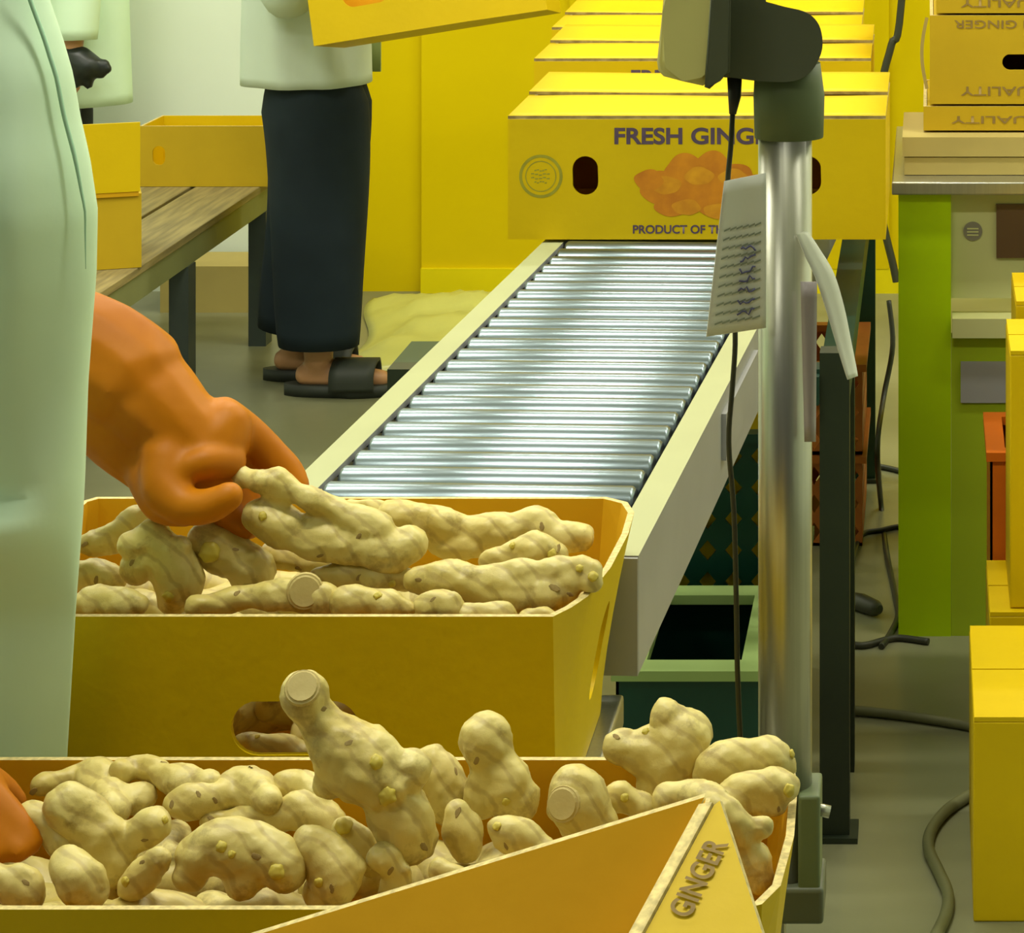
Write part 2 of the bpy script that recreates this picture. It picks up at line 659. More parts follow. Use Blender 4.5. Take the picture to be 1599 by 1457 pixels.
th = 0.004
for sgn, s0 in ((1, 0.0), (-1, WC)):
    pr = [(0, CZ - .112), (0, CZ), (.032, CZ), (.032, CZ - .008), (th, CZ - .008), (th, CZ - .104), (.026, CZ - .104), (.026, CZ - .112)]
    rail('side_rail', [(s0 + sgn * a, z) for a, z in pr], [M['rail'], M['rail_side']], CON0, CON1)
for s0 in (0.0, WC - .033):
    mb = MB()
    q = [cpt(s_, CON0 - .002, z) for s_, z in ((s0, CZ - .112), (s0 + .033, CZ - .112), (s0 + .033, CZ - .001), (s0, CZ - .001))]
    q2 = [p - cdir * .004 for p in q]
    mb.rings([q, q2])
    for f in mb.bm.faces:
        f.smooth = False
    link('end_cap', mb, M['rail_side'], conv)
RR = 0.0225
mb = MB()
a, b = Vector((-.162, 0, 0)), Vector((.162, 0, 0))
mb.tube([a, a + Vector((.004, 0, 0)), b - Vector((.004, 0, 0)), b], [RR - .003, RR, RR, RR - .003], n=28, up=Vector((0, 0, 1)))
rme = mb.mesh('roller')
rme.materials.append(M['roller'])
ame = MB().tube([Vector((-.192, 0, 0)), Vector((.192, 0, 0))], 0.006, n=8, up=Vector((0, 0, 1))).mesh('axle')
ame.materials.append(M['dark'])
d = CON0 + 0.035
while d < CON1 - .02:
    o = bpy.data.objects.new('roller', rme)
    COL.objects.link(o)
    o.parent = conv
    c = cpt(WC / 2, d, CZ - RR + .004)
    o.location = c - WL[conv.name]
    o.rotation_euler = (0, 0, math.atan2(cnor.y, cnor.x))
    ax = bpy.data.objects.new('axle', ame)
    COL.objects.link(ax)
    ax.parent = o
    d += 0.0585
# splice plate and bolts on the right rail
link('joint_plate', MB().box(-.002, .006, -.16, .16, -.075, -.02, mx=Matrix.Translation(cpt(WC, 3.2, CZ)) @ Matrix.Rotation(-math.atan(SL), 4, 'Z')), M['rail_side'], conv)

# dark green stand frame under the conveyor
ZB = CZ - .113
fr = thing('stand_frame', 'dark green steel stand with square legs under the roller conveyor', 'stand', (-.44, 4.5, 0))
XA, XB, YA, YB = -.765, -.112, 3.62, 5.42
lw = .042
link('side_beam', MB().box(XB - lw, XB, YA + lw, YB - lw, ZB - .05, ZB - .001), M['greenmetal'], fr)
link('side_stub', MB().box(XA, XA + lw, YA + lw, YA + .17, ZB - .05, ZB - .001), M['greenmetal'], fr)
for y in (YA, YB - lw):
    link('cross_beam', MB().box(XA + lw, XB - lw, y, y + lw, ZB - .05, ZB - .001), M['greenmetal'], fr)
for x in (XA, XB - lw):
    for y in (YA, YB - lw):
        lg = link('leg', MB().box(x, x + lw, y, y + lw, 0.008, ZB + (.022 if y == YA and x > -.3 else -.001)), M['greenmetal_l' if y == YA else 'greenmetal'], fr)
        link('foot_plate', MB().box(x - .012, x + lw + .012, y - .012, y + lw + .012, 0, .008), M['greenmetal_l'], lg)
mb = MB().box(XB - lw, XB, 3.86, 3.90, 0.0, ZB - .05)
link('leg', mb, M['greenmetal_l'], fr)
link('lamp_bracket', MB().box(XB - .10, XB - lw, 3.60, 3.62, .62, .66), M['greenmetal'], fr)


# ------------------------------------------------------------------ closed cartons on the conveyor
def shift_group(objs, mx):
    pass


def closed_carton(name, label, X0, X1, Ya, Yb, z0, h, rot=0.0, group=None, bulge=0.012, holes=(0.205, 0.795), prints=True):
    cx, cy = (X0 + X1) / 2, Ya
    W, D = X1 - X0, Yb - Ya
    R = Matrix.Translation((cx, cy, z0)) @ Matrix.Rotation(rot, 4, 'Z')
    t = thing(name, label, 'box', (cx, cy + D / 2, z0), group)
    th = .005
    top = [(-W / 2, 0), (W / 2, 0), (W / 2, D), (-W / 2, D)]
    me = open_carton_mesh(top, top, h, 0, th, rows=1)
    pr = [slot_prism((-W / 2 + u * W, 0, h * .53), (1, 0, 0), (0, 0, 1), .040, .060, .02) for u in holes]
    me = cut_holes(me, pr, CM)
    me.transform(R)
    body = link('carton_body', me, CM, t)
    # two top flaps meeting at the middle, each slightly bowed
    for k, (ya, yb) in enumerate(((0.001, D * .485), (D * .49, D - .001))):
        pts = []
        for i in range(9):
            u = i / 8
            row = []
            for j in range(7):
                v = j / 6
                y = ya + (yb - ya) * v
                q = v if k == 0 else 1 - v
                zz = h + (.003 * v if k == 0 else .008 + bulge * v) + .0012 * math.sin(u * 7 + k * 2) * (v if k == 0 else 1)
                row.append(R @ Vector((-W / 2 + W * u, y, zz)))
            pts.append(row)
        mb = MB().grid(pts, .005)
        bmesh.ops.recalc_face_normals(mb.bm, faces=mb.bm.faces)
        for f in mb.bm.faces:
            f.normal_update()
            if abs(f.normal.z) < .5:
                f.material_index = 1  # board edges coloured brown to draw the shadow line between the flaps
        link('top_flap', mb, [M['carton'], M['scar']], t)
    if prints:
        f0 = R @ Matrix.Rotation(PI / 2, 4, 'X')
        off = Matrix.Translation((0, 0, 0.0006))

        def at(x, z):
            return f0 @ Matrix.Translation((x, z, 0.0006))
        link('lettering', text_mesh('FRESH GINGER', .026, .262, at(0.004, h * .86), bold=.03), M['ink'], t)
        link('lettering', text_mesh('PRODUCT OF THAILAND', .0135, .205, at(0.004, h * .085), bold=.025), M['ink'], t)
        # round emblem
        mb = MB()
        ex, ez = -W / 2 + .051, h * .525
        for r0, r1, n in ((.0335, .029, 40), (.024, .0225, 32)):
            for k in range(n):
                a0, a1 = 2 * PI * k / n, 2 * PI * (k + 1) / n
                mb.poly([at(ex, ez) @ Vector((math.cos(q) * r, math.sin(q) * r, 0)) for q, r in ((a0, r0), (a0, r1), (a1, r1), (a1, r0))][::-1])
        link('round_emblem', mb, M['ink_green'], t)
        mb = MB()
        for k, (dz, hw_) in enumerate(((.009, .010), (.003, .015), (-.003, .015), (-.009, .010))):
            for q in range(5):
                xa_, xb_ = -hw_ + 2 * hw_ * q / 5, -hw_ + 2 * hw_ * (q + .8) / 5
                zz_ = dz + .0012 * math.sin(q * 2 + k)
                mb.poly([at(ex, ez) @ Vector((x_, z_, 0)) for x_, z_ in ((xa_, zz_ - .0011), (xb_, zz_ - .0007), (xb_, zz_ + .0013), (xa_, zz_ + .0009))])
        link('emblem_mark', mb, M['ink_green'], t)
        # printed picture of ginger
        for mname, blobs, lift in (('art', [(-.055, .0, .036, .026), (-.02, .022, .034, .03), (.02, .03, .03, .026), (.0, .0, .05, .03), (.05, .012, .036, .026),
                                             (.09, .0, .03, .022), (-.04, -.026, .03, .018), (.03, -.026, .034, .02), (.075, -.022, .026, .018), (-.078, .012, .022, .016)], 0.0),
                                   ('art_light', [(-.05, .004, .022, .014), (.0, .018, .022, .014), (.052, .016, .022, .013), (-.02, -.03, .022, .012), (.03, -.036, .024, .012), (.085, .004, .016, .010)], .0003)):
            mb = MB()
            for k, (bx, bz, rx, rz) in enumerate(blobs):
                n = 40
                c = at(0.004 + bx, h * .43 + bz)
                mb.poly([c @ Vector((math.cos(2 * PI * q / n) * rx * (1 + .07 * math.sin(2 * PI * q / n * 4 + k)), math.sin(2 * PI * q / n) * rz * (1 + .07 * math.cos(2 * PI * q / n * 3 + k)), lift + k * .00004)) for q in range(n)])
            link('printed_ginger', mb, M[mname], t)
    return t


b1d = DZ(375, CZ + .004)
k1 = b1d / F
closed_carton('ginger_carton', 'front closed yellow fresh ginger carton at the far end of the rollers', (793 - PX) * k1, (1383 - PX) * k1, b1d, b1d + .43, CZ + .005, 188 * k1,
              rot=0.0, bulge=.004, group='closed ginger cartons on the conveyor')
d2 = 4.56
k2 = d2 / F
closed_carton('ginger_carton', 'closed yellow ginger carton directly behind the front one on the conveyor', (834 - PX) * k2, (1360 - PX) * k2, d2, d2 + .42, CZ + .005, .20,
              rot=0.006, bulge=.006, group='closed ginger cartons on the conveyor')
d3 = 5.02
k3 = d3 / F
closed_carton('ginger_carton', 'rearmost closed yellow carton peeking over the row, near the yellow wall', (862 - PX) * k3, (1345 - PX) * k3, d3, d3 + .40, CZ + .005, .205,
              rot=0.01, bulge=.006, group='closed ginger cartons on the conveyor', prints=False)

# ------------------------------------------------------------------ packing bench, scale, open cartons
ben = thing('packing_bench', 'low steel packing bench hidden under the open ginger cartons', 'bench', (-.6, 1.95, 0))
BZ = 0.575
bx0, bx1, by0, by1 = -1.0 + .32, -.115, 1.45, 1.995
link('bench_top', MB().box(bx0 - .06, bx1, by0, by1, BZ - .03, BZ), M['steel'], ben)
for x in (bx0 - .04, bx1 - .04):
    for y in (by0 + .02, by1 - .05):
        link('leg', MB().box(x, x + .03, y, y + .03, 0, BZ - .03), M['steel'], ben)
SZ = 0.645
sca = thing('platform_scale', 'platform weighing scale with tall steel post and beige indicator head beside the cartons', 'scale', (-.48, 2.25, 0))
link('weighing_platform', MB().box(-.79, -.29, 2.095, 2.44, SZ - .03, SZ, bevel=.004), M['steel'], sca)
link('scale_base', MB().box(-.68, -.32, 2.11, 2.41, SZ - .10, SZ - .03), M['ind_dark'], sca)
for x in (-.67, -.36):
    for y in (2.12, 2.36):
        link('leg', MB().box(x, x + .035, y, y + .035, 0, SZ - .10), M['greenmetal_l'], sca)
dp = 2.12
kp = dp / F
pxc = (1226 - PX) * kp
zt = H - (210 - PY) * kp
zb_ = H - (1400 - PY) * kp
link('post_arm', MB().box(-.40, pxc, dp - .015, dp + .015, SZ - .09, SZ - .06), M['steel'], sca)
post = link('steel_post', MB().tube([Vector((pxc, dp, zb_)), Vector((pxc, dp, zt + .03))], 42 * kp, n=40, up=Vector((0, -1, 0))), M['steel'], sca)
# clamp bracket near the foot of the post
mb = MB().box(pxc + .012, pxc + .030, dp - .028, dp + .022, H - (1392 - PY) * kp, H - (1222 - PY) * kp, bevel=.003)
link('post_clamp', mb, M['ind_neck'], sca)
mb = MB().tube([P(1270, 1262, dp - .01), P(1296, 1268, dp - .01)], .005, n=10)
link('clamp_bolt', mb, M['steel'], sca)
mb = MB().box(pxc - .024, pxc + .033, dp - .03, dp + .03, zb_ - .01, zb_ + .02, bevel=.004)
link('post_foot', mb, M['ind_dark'], sca)
# sleeve and knuckle carrying the indicator
mb = MB()
mb.tube([P(1232, 214, dp), P(1232, 150, dp), P(1230, 100, dp)], [.0285, .0295, .027], n=28, ry=[.027, .028, .026], up=Vector((1, 0, 0)))
link('post_sleeve', mb, M['ind_neck'], sca)


def prism(prof, ya, yb, bev, smooth=4):
    mb = MB()
    if smooth:
        v3 = [Vector((x, y, 0)) for x, y in prof]
        prof = [(q.x, q.y) for q in smooth_path(v3, smooth)]
    va = [mb.bm.verts.new(P(x, y, ya)) for x, y in prof]
    vb = [mb.bm.verts.new(P(x, y, yb)) for x, y in prof]
    mb.bm.faces.new(va)
    mb.bm.faces.new(vb[::-1])
    for k in range(len(va)):
        f = mb.bm.faces.new((va[k], vb[k], vb[(k + 1) % len(va)], va[(k + 1) % len(va)]))
        f.smooth = True
    sa, sb = set(va), set(vb)
    es = [e for e in mb.bm.edges if set(e.verts) <= sa or set(e.verts) <= sb]
    r = bmesh.ops.bevel(mb.bm, geom=es, offset=bev, segments=4, affect='EDGES')
    for f in r['faces']:
        f.smooth = True
    return mb


link('tilt_knuckle', prism([(1118, -60), (1118, 60), (1119, 114), (1150, 122), (1190, 127), (1238, 127), (1266, 112), (1282, 84), (1284, 58), (1276, 34), (1256, 18), (1216, 8), (1180, -8), (1170, -60)], dp - .034, dp + .036, .007), M['ind_dark'], sca)
ind = link('indicator_head', prism([(1042, -70), (1034, 20), (1026, 96), (1028, 110), (1036, 119), (1066, 127), (1098, 134), (1112, 122), (1128, -70)], dp - .075, dp + .10, .006, 0), M['ind_shell'], sca)
link('back_plate', prism([(1114, -70), (1100, 136), (1108, 139), (1122, 124), (1140, 112), (1142, -70)], dp - .079, dp + .10, .002, 0), M['ind_dark'], ind)
# signal cable with strain relief
rel = MB().tube([P(1147, 112, dp), P(1147, 150, dp), P(1144, 178, dp)], [.0065, .0055, .003], n=14)
link('strain_relief', rel, M['dark'], sca)
path = smooth_path([P(x, y, dp) for x, y in ((1144, 176), (1141, 230), (1136, 300), (1140, 420), (1148, 520), (1144, 600), (1138, 690), (1146, 800), (1150, 950), (1152, 1060), (1160, 1200), (1185, 1330))], 5)
link('signal_cable', MB().tube(path, .0023, n=8), M['cable'], sca)


# papers on the post
def sheet(pts_px, d, nu, nv, bow, thick=.0006, dd=0.0):
    (x0, y0), (x1, y1), (x2, y2), (x3, y3) = pts_px      # TL TR BR BL
    rows = []
    for i in range(nu + 1):
        u = i / nu
        row = []
        for j in range(nv + 1):
            v = j / nv
            x = (x0 * (1 - u) + x1 * u) * (1 - v) + (x3 * (1 - u) + x2 * u) * v
            y = (y0 * (1 - u) + y1 * u) * (1 - v) + (y3 * (1 - u) + y2 * u) * v
            row.append(P(x, y, d + dd * (1 - u) + bow * math.sin(PI * u) * (.4 + .6 * v)))
        rows.append(row)
    return rows


pd = dp - .030
rows = sheet([(1131, 283), (1196, 270), (1196, 512), (1103, 526)], pd, 8, 12, .006, dd=-.004)
pp = link('paper_sheet', MB().grid(rows, .0006), M['paper'])
tag(pp, 'white paper form with blue handwriting taped to the left of the steel post', 'paper')
mb = MB()
for k, v in enumerate((.32, .38, .44, .50, .56, .62, .68, .74, .80, .86, .92)):
    a, b = rows[0][0], rows[0][0]
    def at_uv(u, v):
        i, j = u * 8, v * 12
        i0, j0 = min(int(i), 7), min(int(j), 11)
        fu, fv = i - i0, j - j0
        return (rows[i0][j0] * (1 - fu) + rows[i0 + 1][j0] * fu) * (1 - fv) + (rows[i0][j0 + 1] * (1 - fu) + rows[i0 + 1][j0 + 1] * fu) * fv
    for q in range(6):
        u0, u1 = .12 + q * .13, .12 + (q + 1) * .13
        off = Vector((0, -.0012, 0))
        mb.poly([at_uv(u0, v) + off, at_uv(u1, v - .012) + off, at_uv(u1, v + .0) + off, at_uv(u0, v + .012) + off])
link('printed_lines', mb, M['rule'], pp)
mb = MB()
rnd = random.Random(4)
for v in (.47, .53, .60, .66, .73, .80, .88):
    pth = [at_uv(.50 + .05 * q, v + rnd.uniform(-.022, .022)) + Vector((0, -.0018, 0)) for q in range(7)]
    mb.tube(pth, .0008, n=5)
link('handwriting', mb, M['pen'], pp)
rows = sheet([(1250, 440), (1276, 440), (1274, 690), (1256, 690)], dp - .030, 4, 10, -.004)
tag(link('document_sleeve', MB().grid(rows, .001), M['sleeve_plastic']), 'violet grey plastic document sleeve hanging down the right of the steel post', 'document sleeve')
ctr = [P(x, y, dp - .018) for x, y in ((1252, 362), (1268, 392), (1288, 430), (1304, 480), (1318, 535), (1332, 590))]
ctr = smooth_path(ctr, 5)
rows = []
for q in (-1, -.4, .2, 1):
    rows.append([p + Vector((q * (.0035 + .004 * math.sin(PI * (i / len(ctr)) ** .8)), .006 * q, 0)) for i, p in enumerate(ctr)])
tag(link('paper_strip', MB().grid(rows, .0008), M['paper']), 'curling white paper strip hanging at the right of the steel post', 'paper strip')

# ---- middle open carton
z1m, z0m = .8345, SZ + .001
topm = [(-.800, 2.100), (-.308, 2.100), (-.296, 2.122), (-.286, 2.150), (-.276, 2.226), (-.272, 2.32), (-.274, 2.385), (-.284, 2.417), (-.306, 2.434), (-.790, 2.434), (-.800, 2.42)]
botm = [(-.800, 2.102), (-.306, 2.102), (-.305, 2.122), (-.305, 2.150), (-.306, 2.226), (-.306, 2.32), (-.306, 2.385), (-.307, 2.40), (-.312, 2.43), (-.790, 2.43), (-.800, 2.42)]
me = open_carton_mesh(topm, botm, z1m, z0m, .006, rows=6)
hc = P(460, 1138, 2.10)
pr = [slot_prism((hc.x, 2.10, hc.z), (1, 0, 0), (0, 0, 1), 200 * 2.10 / F, 86 * 2.10 / F, .03),
      slot_prism((-.295, 2.275, .745), (0, 1, 0), (0, 0, 1), .05, .085, .03)]
me = cut_holes(me, pr, CM)
mid = link('open_carton', me, CM)
tag(mid, 'open yellow ginger carton with oval handhole, standing on the scale before the rollers', 'box')

# ---- near open carton
z1n, z0n = .770, BZ + .001
topn = [(-.720, 1.714), (-.125, 1.714), (-.112, 1.722), (-.101, 1.75), (-.096, 1.83), (-.098, 1.92), (-.104, 1.962), (-.118, 1.972), (-.720, 1.972)]
botn = [(-.720, 1.72), (-.125, 1.72), (-.118, 1.725), (-.117, 1.75), (-.117, 1.83), (-.117, 1.92), (-.117, 1.95), (-.125, 1.968), (-.720, 1.968)]
me = open_carton_mesh(topn, botn, z1n, z0n, .006, rows=5)
near = link('open_carton', me, CM)
tag(near, 'nearest open yellow carton heaped with ginger on the packing bench', 'box')

# ---- nearest carton standing on its corner: two panels meeting at a raised corner
dl = 1.60
ap = P(1100, 1245, dl)
lid = thing('opened_carton', 'tilted yellow carton corner with printed side, standing in front of the heaped carton', 'box', (ap.x, ap.y - .02, BZ))


def slab(name, pts, nrm, thick, mats, parent):
    mb = MB()
    n = Vector(nrm).normalized() * thick
    A = [mb.bm.verts.new(p) for p in pts]
    B = [mb.bm.verts.new(p + n) for p in pts]
    k = len(pts)
    mb.bm.faces.new(A).material_index = 0
    mb.bm.faces.new(B[::-1]).material_index = 1
    for i in range(k):
        mb.bm.faces.new((A[i], A[(i + 1) % k], B[(i + 1) % k], B[i])).material_index = 2
    return link(name, mb, mats, parent)


# long orange panel, top edge sloping down to the left
e1 = (P(410, 1457, dl + .02) - ap)
L0 = ap + e1 * 1.25
down2 = (P(985, 1457, dl - .03) - ap).normalized()
down = (P(985, 1457, dl - .085) - ap).normalized()
zfl = BZ + .002


def to_floor(p, dirv):
    t = (zfl - p.z) / dirv.z
    return p + dirv * t


slab('long_panel', [ap, L0, to_floor(L0, down2), to_floor(ap, down2)], (0, 1, 0), .006, [M['carton_in'], M['carton'], M['cut']], lid)
# printed end panel leaning outwards; its left cut edge faces the viewer
e_l = ap + Vector((.001, -.008, 0))
pnor = down.cross(P(1190, 1457, dl - .09) - e_l).normalized()


def on_panel(x, y):
    o_ = Vector((0, 0, H))
    v_ = P(x, y, 1.0) - o_
    return o_ + v_ * ((e_l - o_).dot(pnor) / v_.dot(pnor))


pr_ = on_panel(1124, 1250)
rdir = on_panel(1190, 1457) - pr_
pe = (P(1190, 1457, dl - .09) - e_l)
pe = (pe - down * pe.dot(down)).normalized()
slab('gusset', [ap + Vector((.001, -.001, 0)), to_floor(ap, down2) + Vector((.001, -.001, 0)), to_floor(e_l, down) + Vector((.001, .001, 0)), e_l], (1, 0, .2), .003, [M['carton_in'], M['carton'], M['cut']], lid)
endp = slab('printed_panel', [e_l + pe * .006, to_floor(e_l + pe * .006, down), to_floor(pr_, rdir), pr_], (0.3, 1, -0.6), .006, [M['carton'], M['carton_in'], M['cut']], lid)
# pale corrugated cut edge along the joint
c0, c1 = e_l, to_floor(e_l, down)
sd = Vector((1, 0, .25)).normalized()
link('cut_edge', MB().grid([[c0 - sd * .004, c1 - sd * .004], [c0 + sd * .005 + Vector((0, -.002, 0)), c1 + sd * .005 + Vector((0, -.002, 0))]], .005), M['cut'], lid)
up_dir = (c0 - c1).normalized()
tx = on_panel(1091, 1372)
nn = pnor.copy()
if nn.y > 0:
    nn = -nn
side = up_dir.cross(nn)
tmx = face_mx(tx, up_dir, nn.cross(up_dir))
# project the lettering centre on the panel
pl0 = e_l
tx = tx + nn * ((pl0 - tx).dot(nn) + .0012)
tmx = face_mx(tx, up_dir, nn.cross(up_dir))
link('lettering', text_mesh('GINGER', .015, .056, tmx, bold=.02), M['ink_faint'], lid)
tx2 = tx - up_dir * .072
link('lettering', text_mesh('FRESH', .015, .048, face_mx(tx2, up_dir, nn.cross(up_dir)), bold=.02), M['ink_faint'], lid)


# ------------------------------------------------------------------ ginger
def ginger(label, branches, d=None, z=None, marks=(), group=None, seed=0, vox=.0024):
    """branches: polylines of (x, y, r[, extra distance]) in picture units at distance d (or lying on the level z)"""
    balls = []
    rnd = random.Random(seed)
    for bi, br in enumerate(branches):
        pts = []
        for q in br:
            x, y, r = q[:3]
            dd = d if d is not None else DZ(y, z)
            if len(q) > 3:
                dd += q[3]
            dd += rnd.uniform(-.003, .003)
            pts.append((P(x, y, dd), r * dd / F))
        if len(pts) > 2:
            sp = smooth_path([p for p, _ in pts], 3)
            rr = smooth_path([Vector((r, 0, 0)) for _, r in pts], 3)
            pts = [(p, max(.004, r.x)) for p, r in zip(sp, rr)]
        balls += chain(pts, knob=.13, seed=seed * 7 + bi)
        # small side knobs
        if len(pts) > 2:
            for _ in range(4):
                p, r = pts[rnd.randrange(1, len(pts))]
                v = Vector((rnd.uniform(-1, 1), rnd.uniform(-.8, .3), rnd.uniform(-.6, 1))).normalized()
                balls.append((p + v * r * rnd.uniform(.66, .8), r * rnd.uniform(.28, .5)))
    me = spheres_mesh(balls, vox, smooth=4)
    # irregular skin
    for v in me.vertices:
        n1 = noise.noise(v.co * 40) * .0034 + noise.noise(v.co * 110) * .0010 + noise.noise(v.co * 260) * .0004
        v.co = v.co + v.normal * n1
    tree = BVHTree.FromPolygons([v.co.copy() for v in me.vertices], [list(p.vertices) for p in me.polygons])
    o = link('ginger_root', me, M['ginger'])
    tag(o, label, 'ginger', group)
    for kind, x, y, r in marks:
        if kind == 's' and rnd.random() < .3:
            continue
        org = Vector((0, 0, H))
        dr = P(x, y, 1.0) - org
        hit, nrm, _, _ = tree.ray_cast(org, dr.normalized())
        if hit is None:
            continue
        rr = r * hit.y / F * {'c': 1.0, 'b': .75, 's': .5}[kind]
        mx = Matrix.Translation(hit) @ nrm.to_track_quat('Z', 'Y').to_matrix().to_4x4() @ Matrix.Rotation(rnd.uniform(0, 3.1), 4, 'Z')
        if kind == 'c':
            bm = bmesh.new()
            bmesh.ops.create_cone(bm, cap_ends=True, segments=22, radius1=rr * 1.2, radius2=rr * 1.08, depth=rr * .4, matrix=Matrix.Translation((0, 0, -rr * .14)))
            bmesh.ops.bevel(bm, geom=[e for e in bm.edges if all(v.co.z > 0 for v in e.verts)], offset=rr * .14, segments=3, affect='EDGES')
        else:
            bm = bmesh.new()
            bmesh.ops.create_icosphere(bm, subdivisions=3, radius=rr)
            for v in bm.verts:
                v.co *= 1 + .30 * noise.noise(v.co.normalized() * 1.7 + hit * 90)
                v.co.z *= .6 if kind == 'b' else .12
                if kind == 's':
                    v.co.x *= 1.5
                    v.co.y *= .75
            for f in bm.faces:
                f.smooth = True
        m2 = bpy.data.meshes.new('mark')
        bm.to_mesh(m2)
        bm.free()
        m2.transform(mx)
        link({'c': 'cut_face', 'b': 'bud', 's': 'scar'}[kind], m2, M[{'c': 'cutface', 'b': 'bud', 's': 'scar'}[kind]], o)
    return o


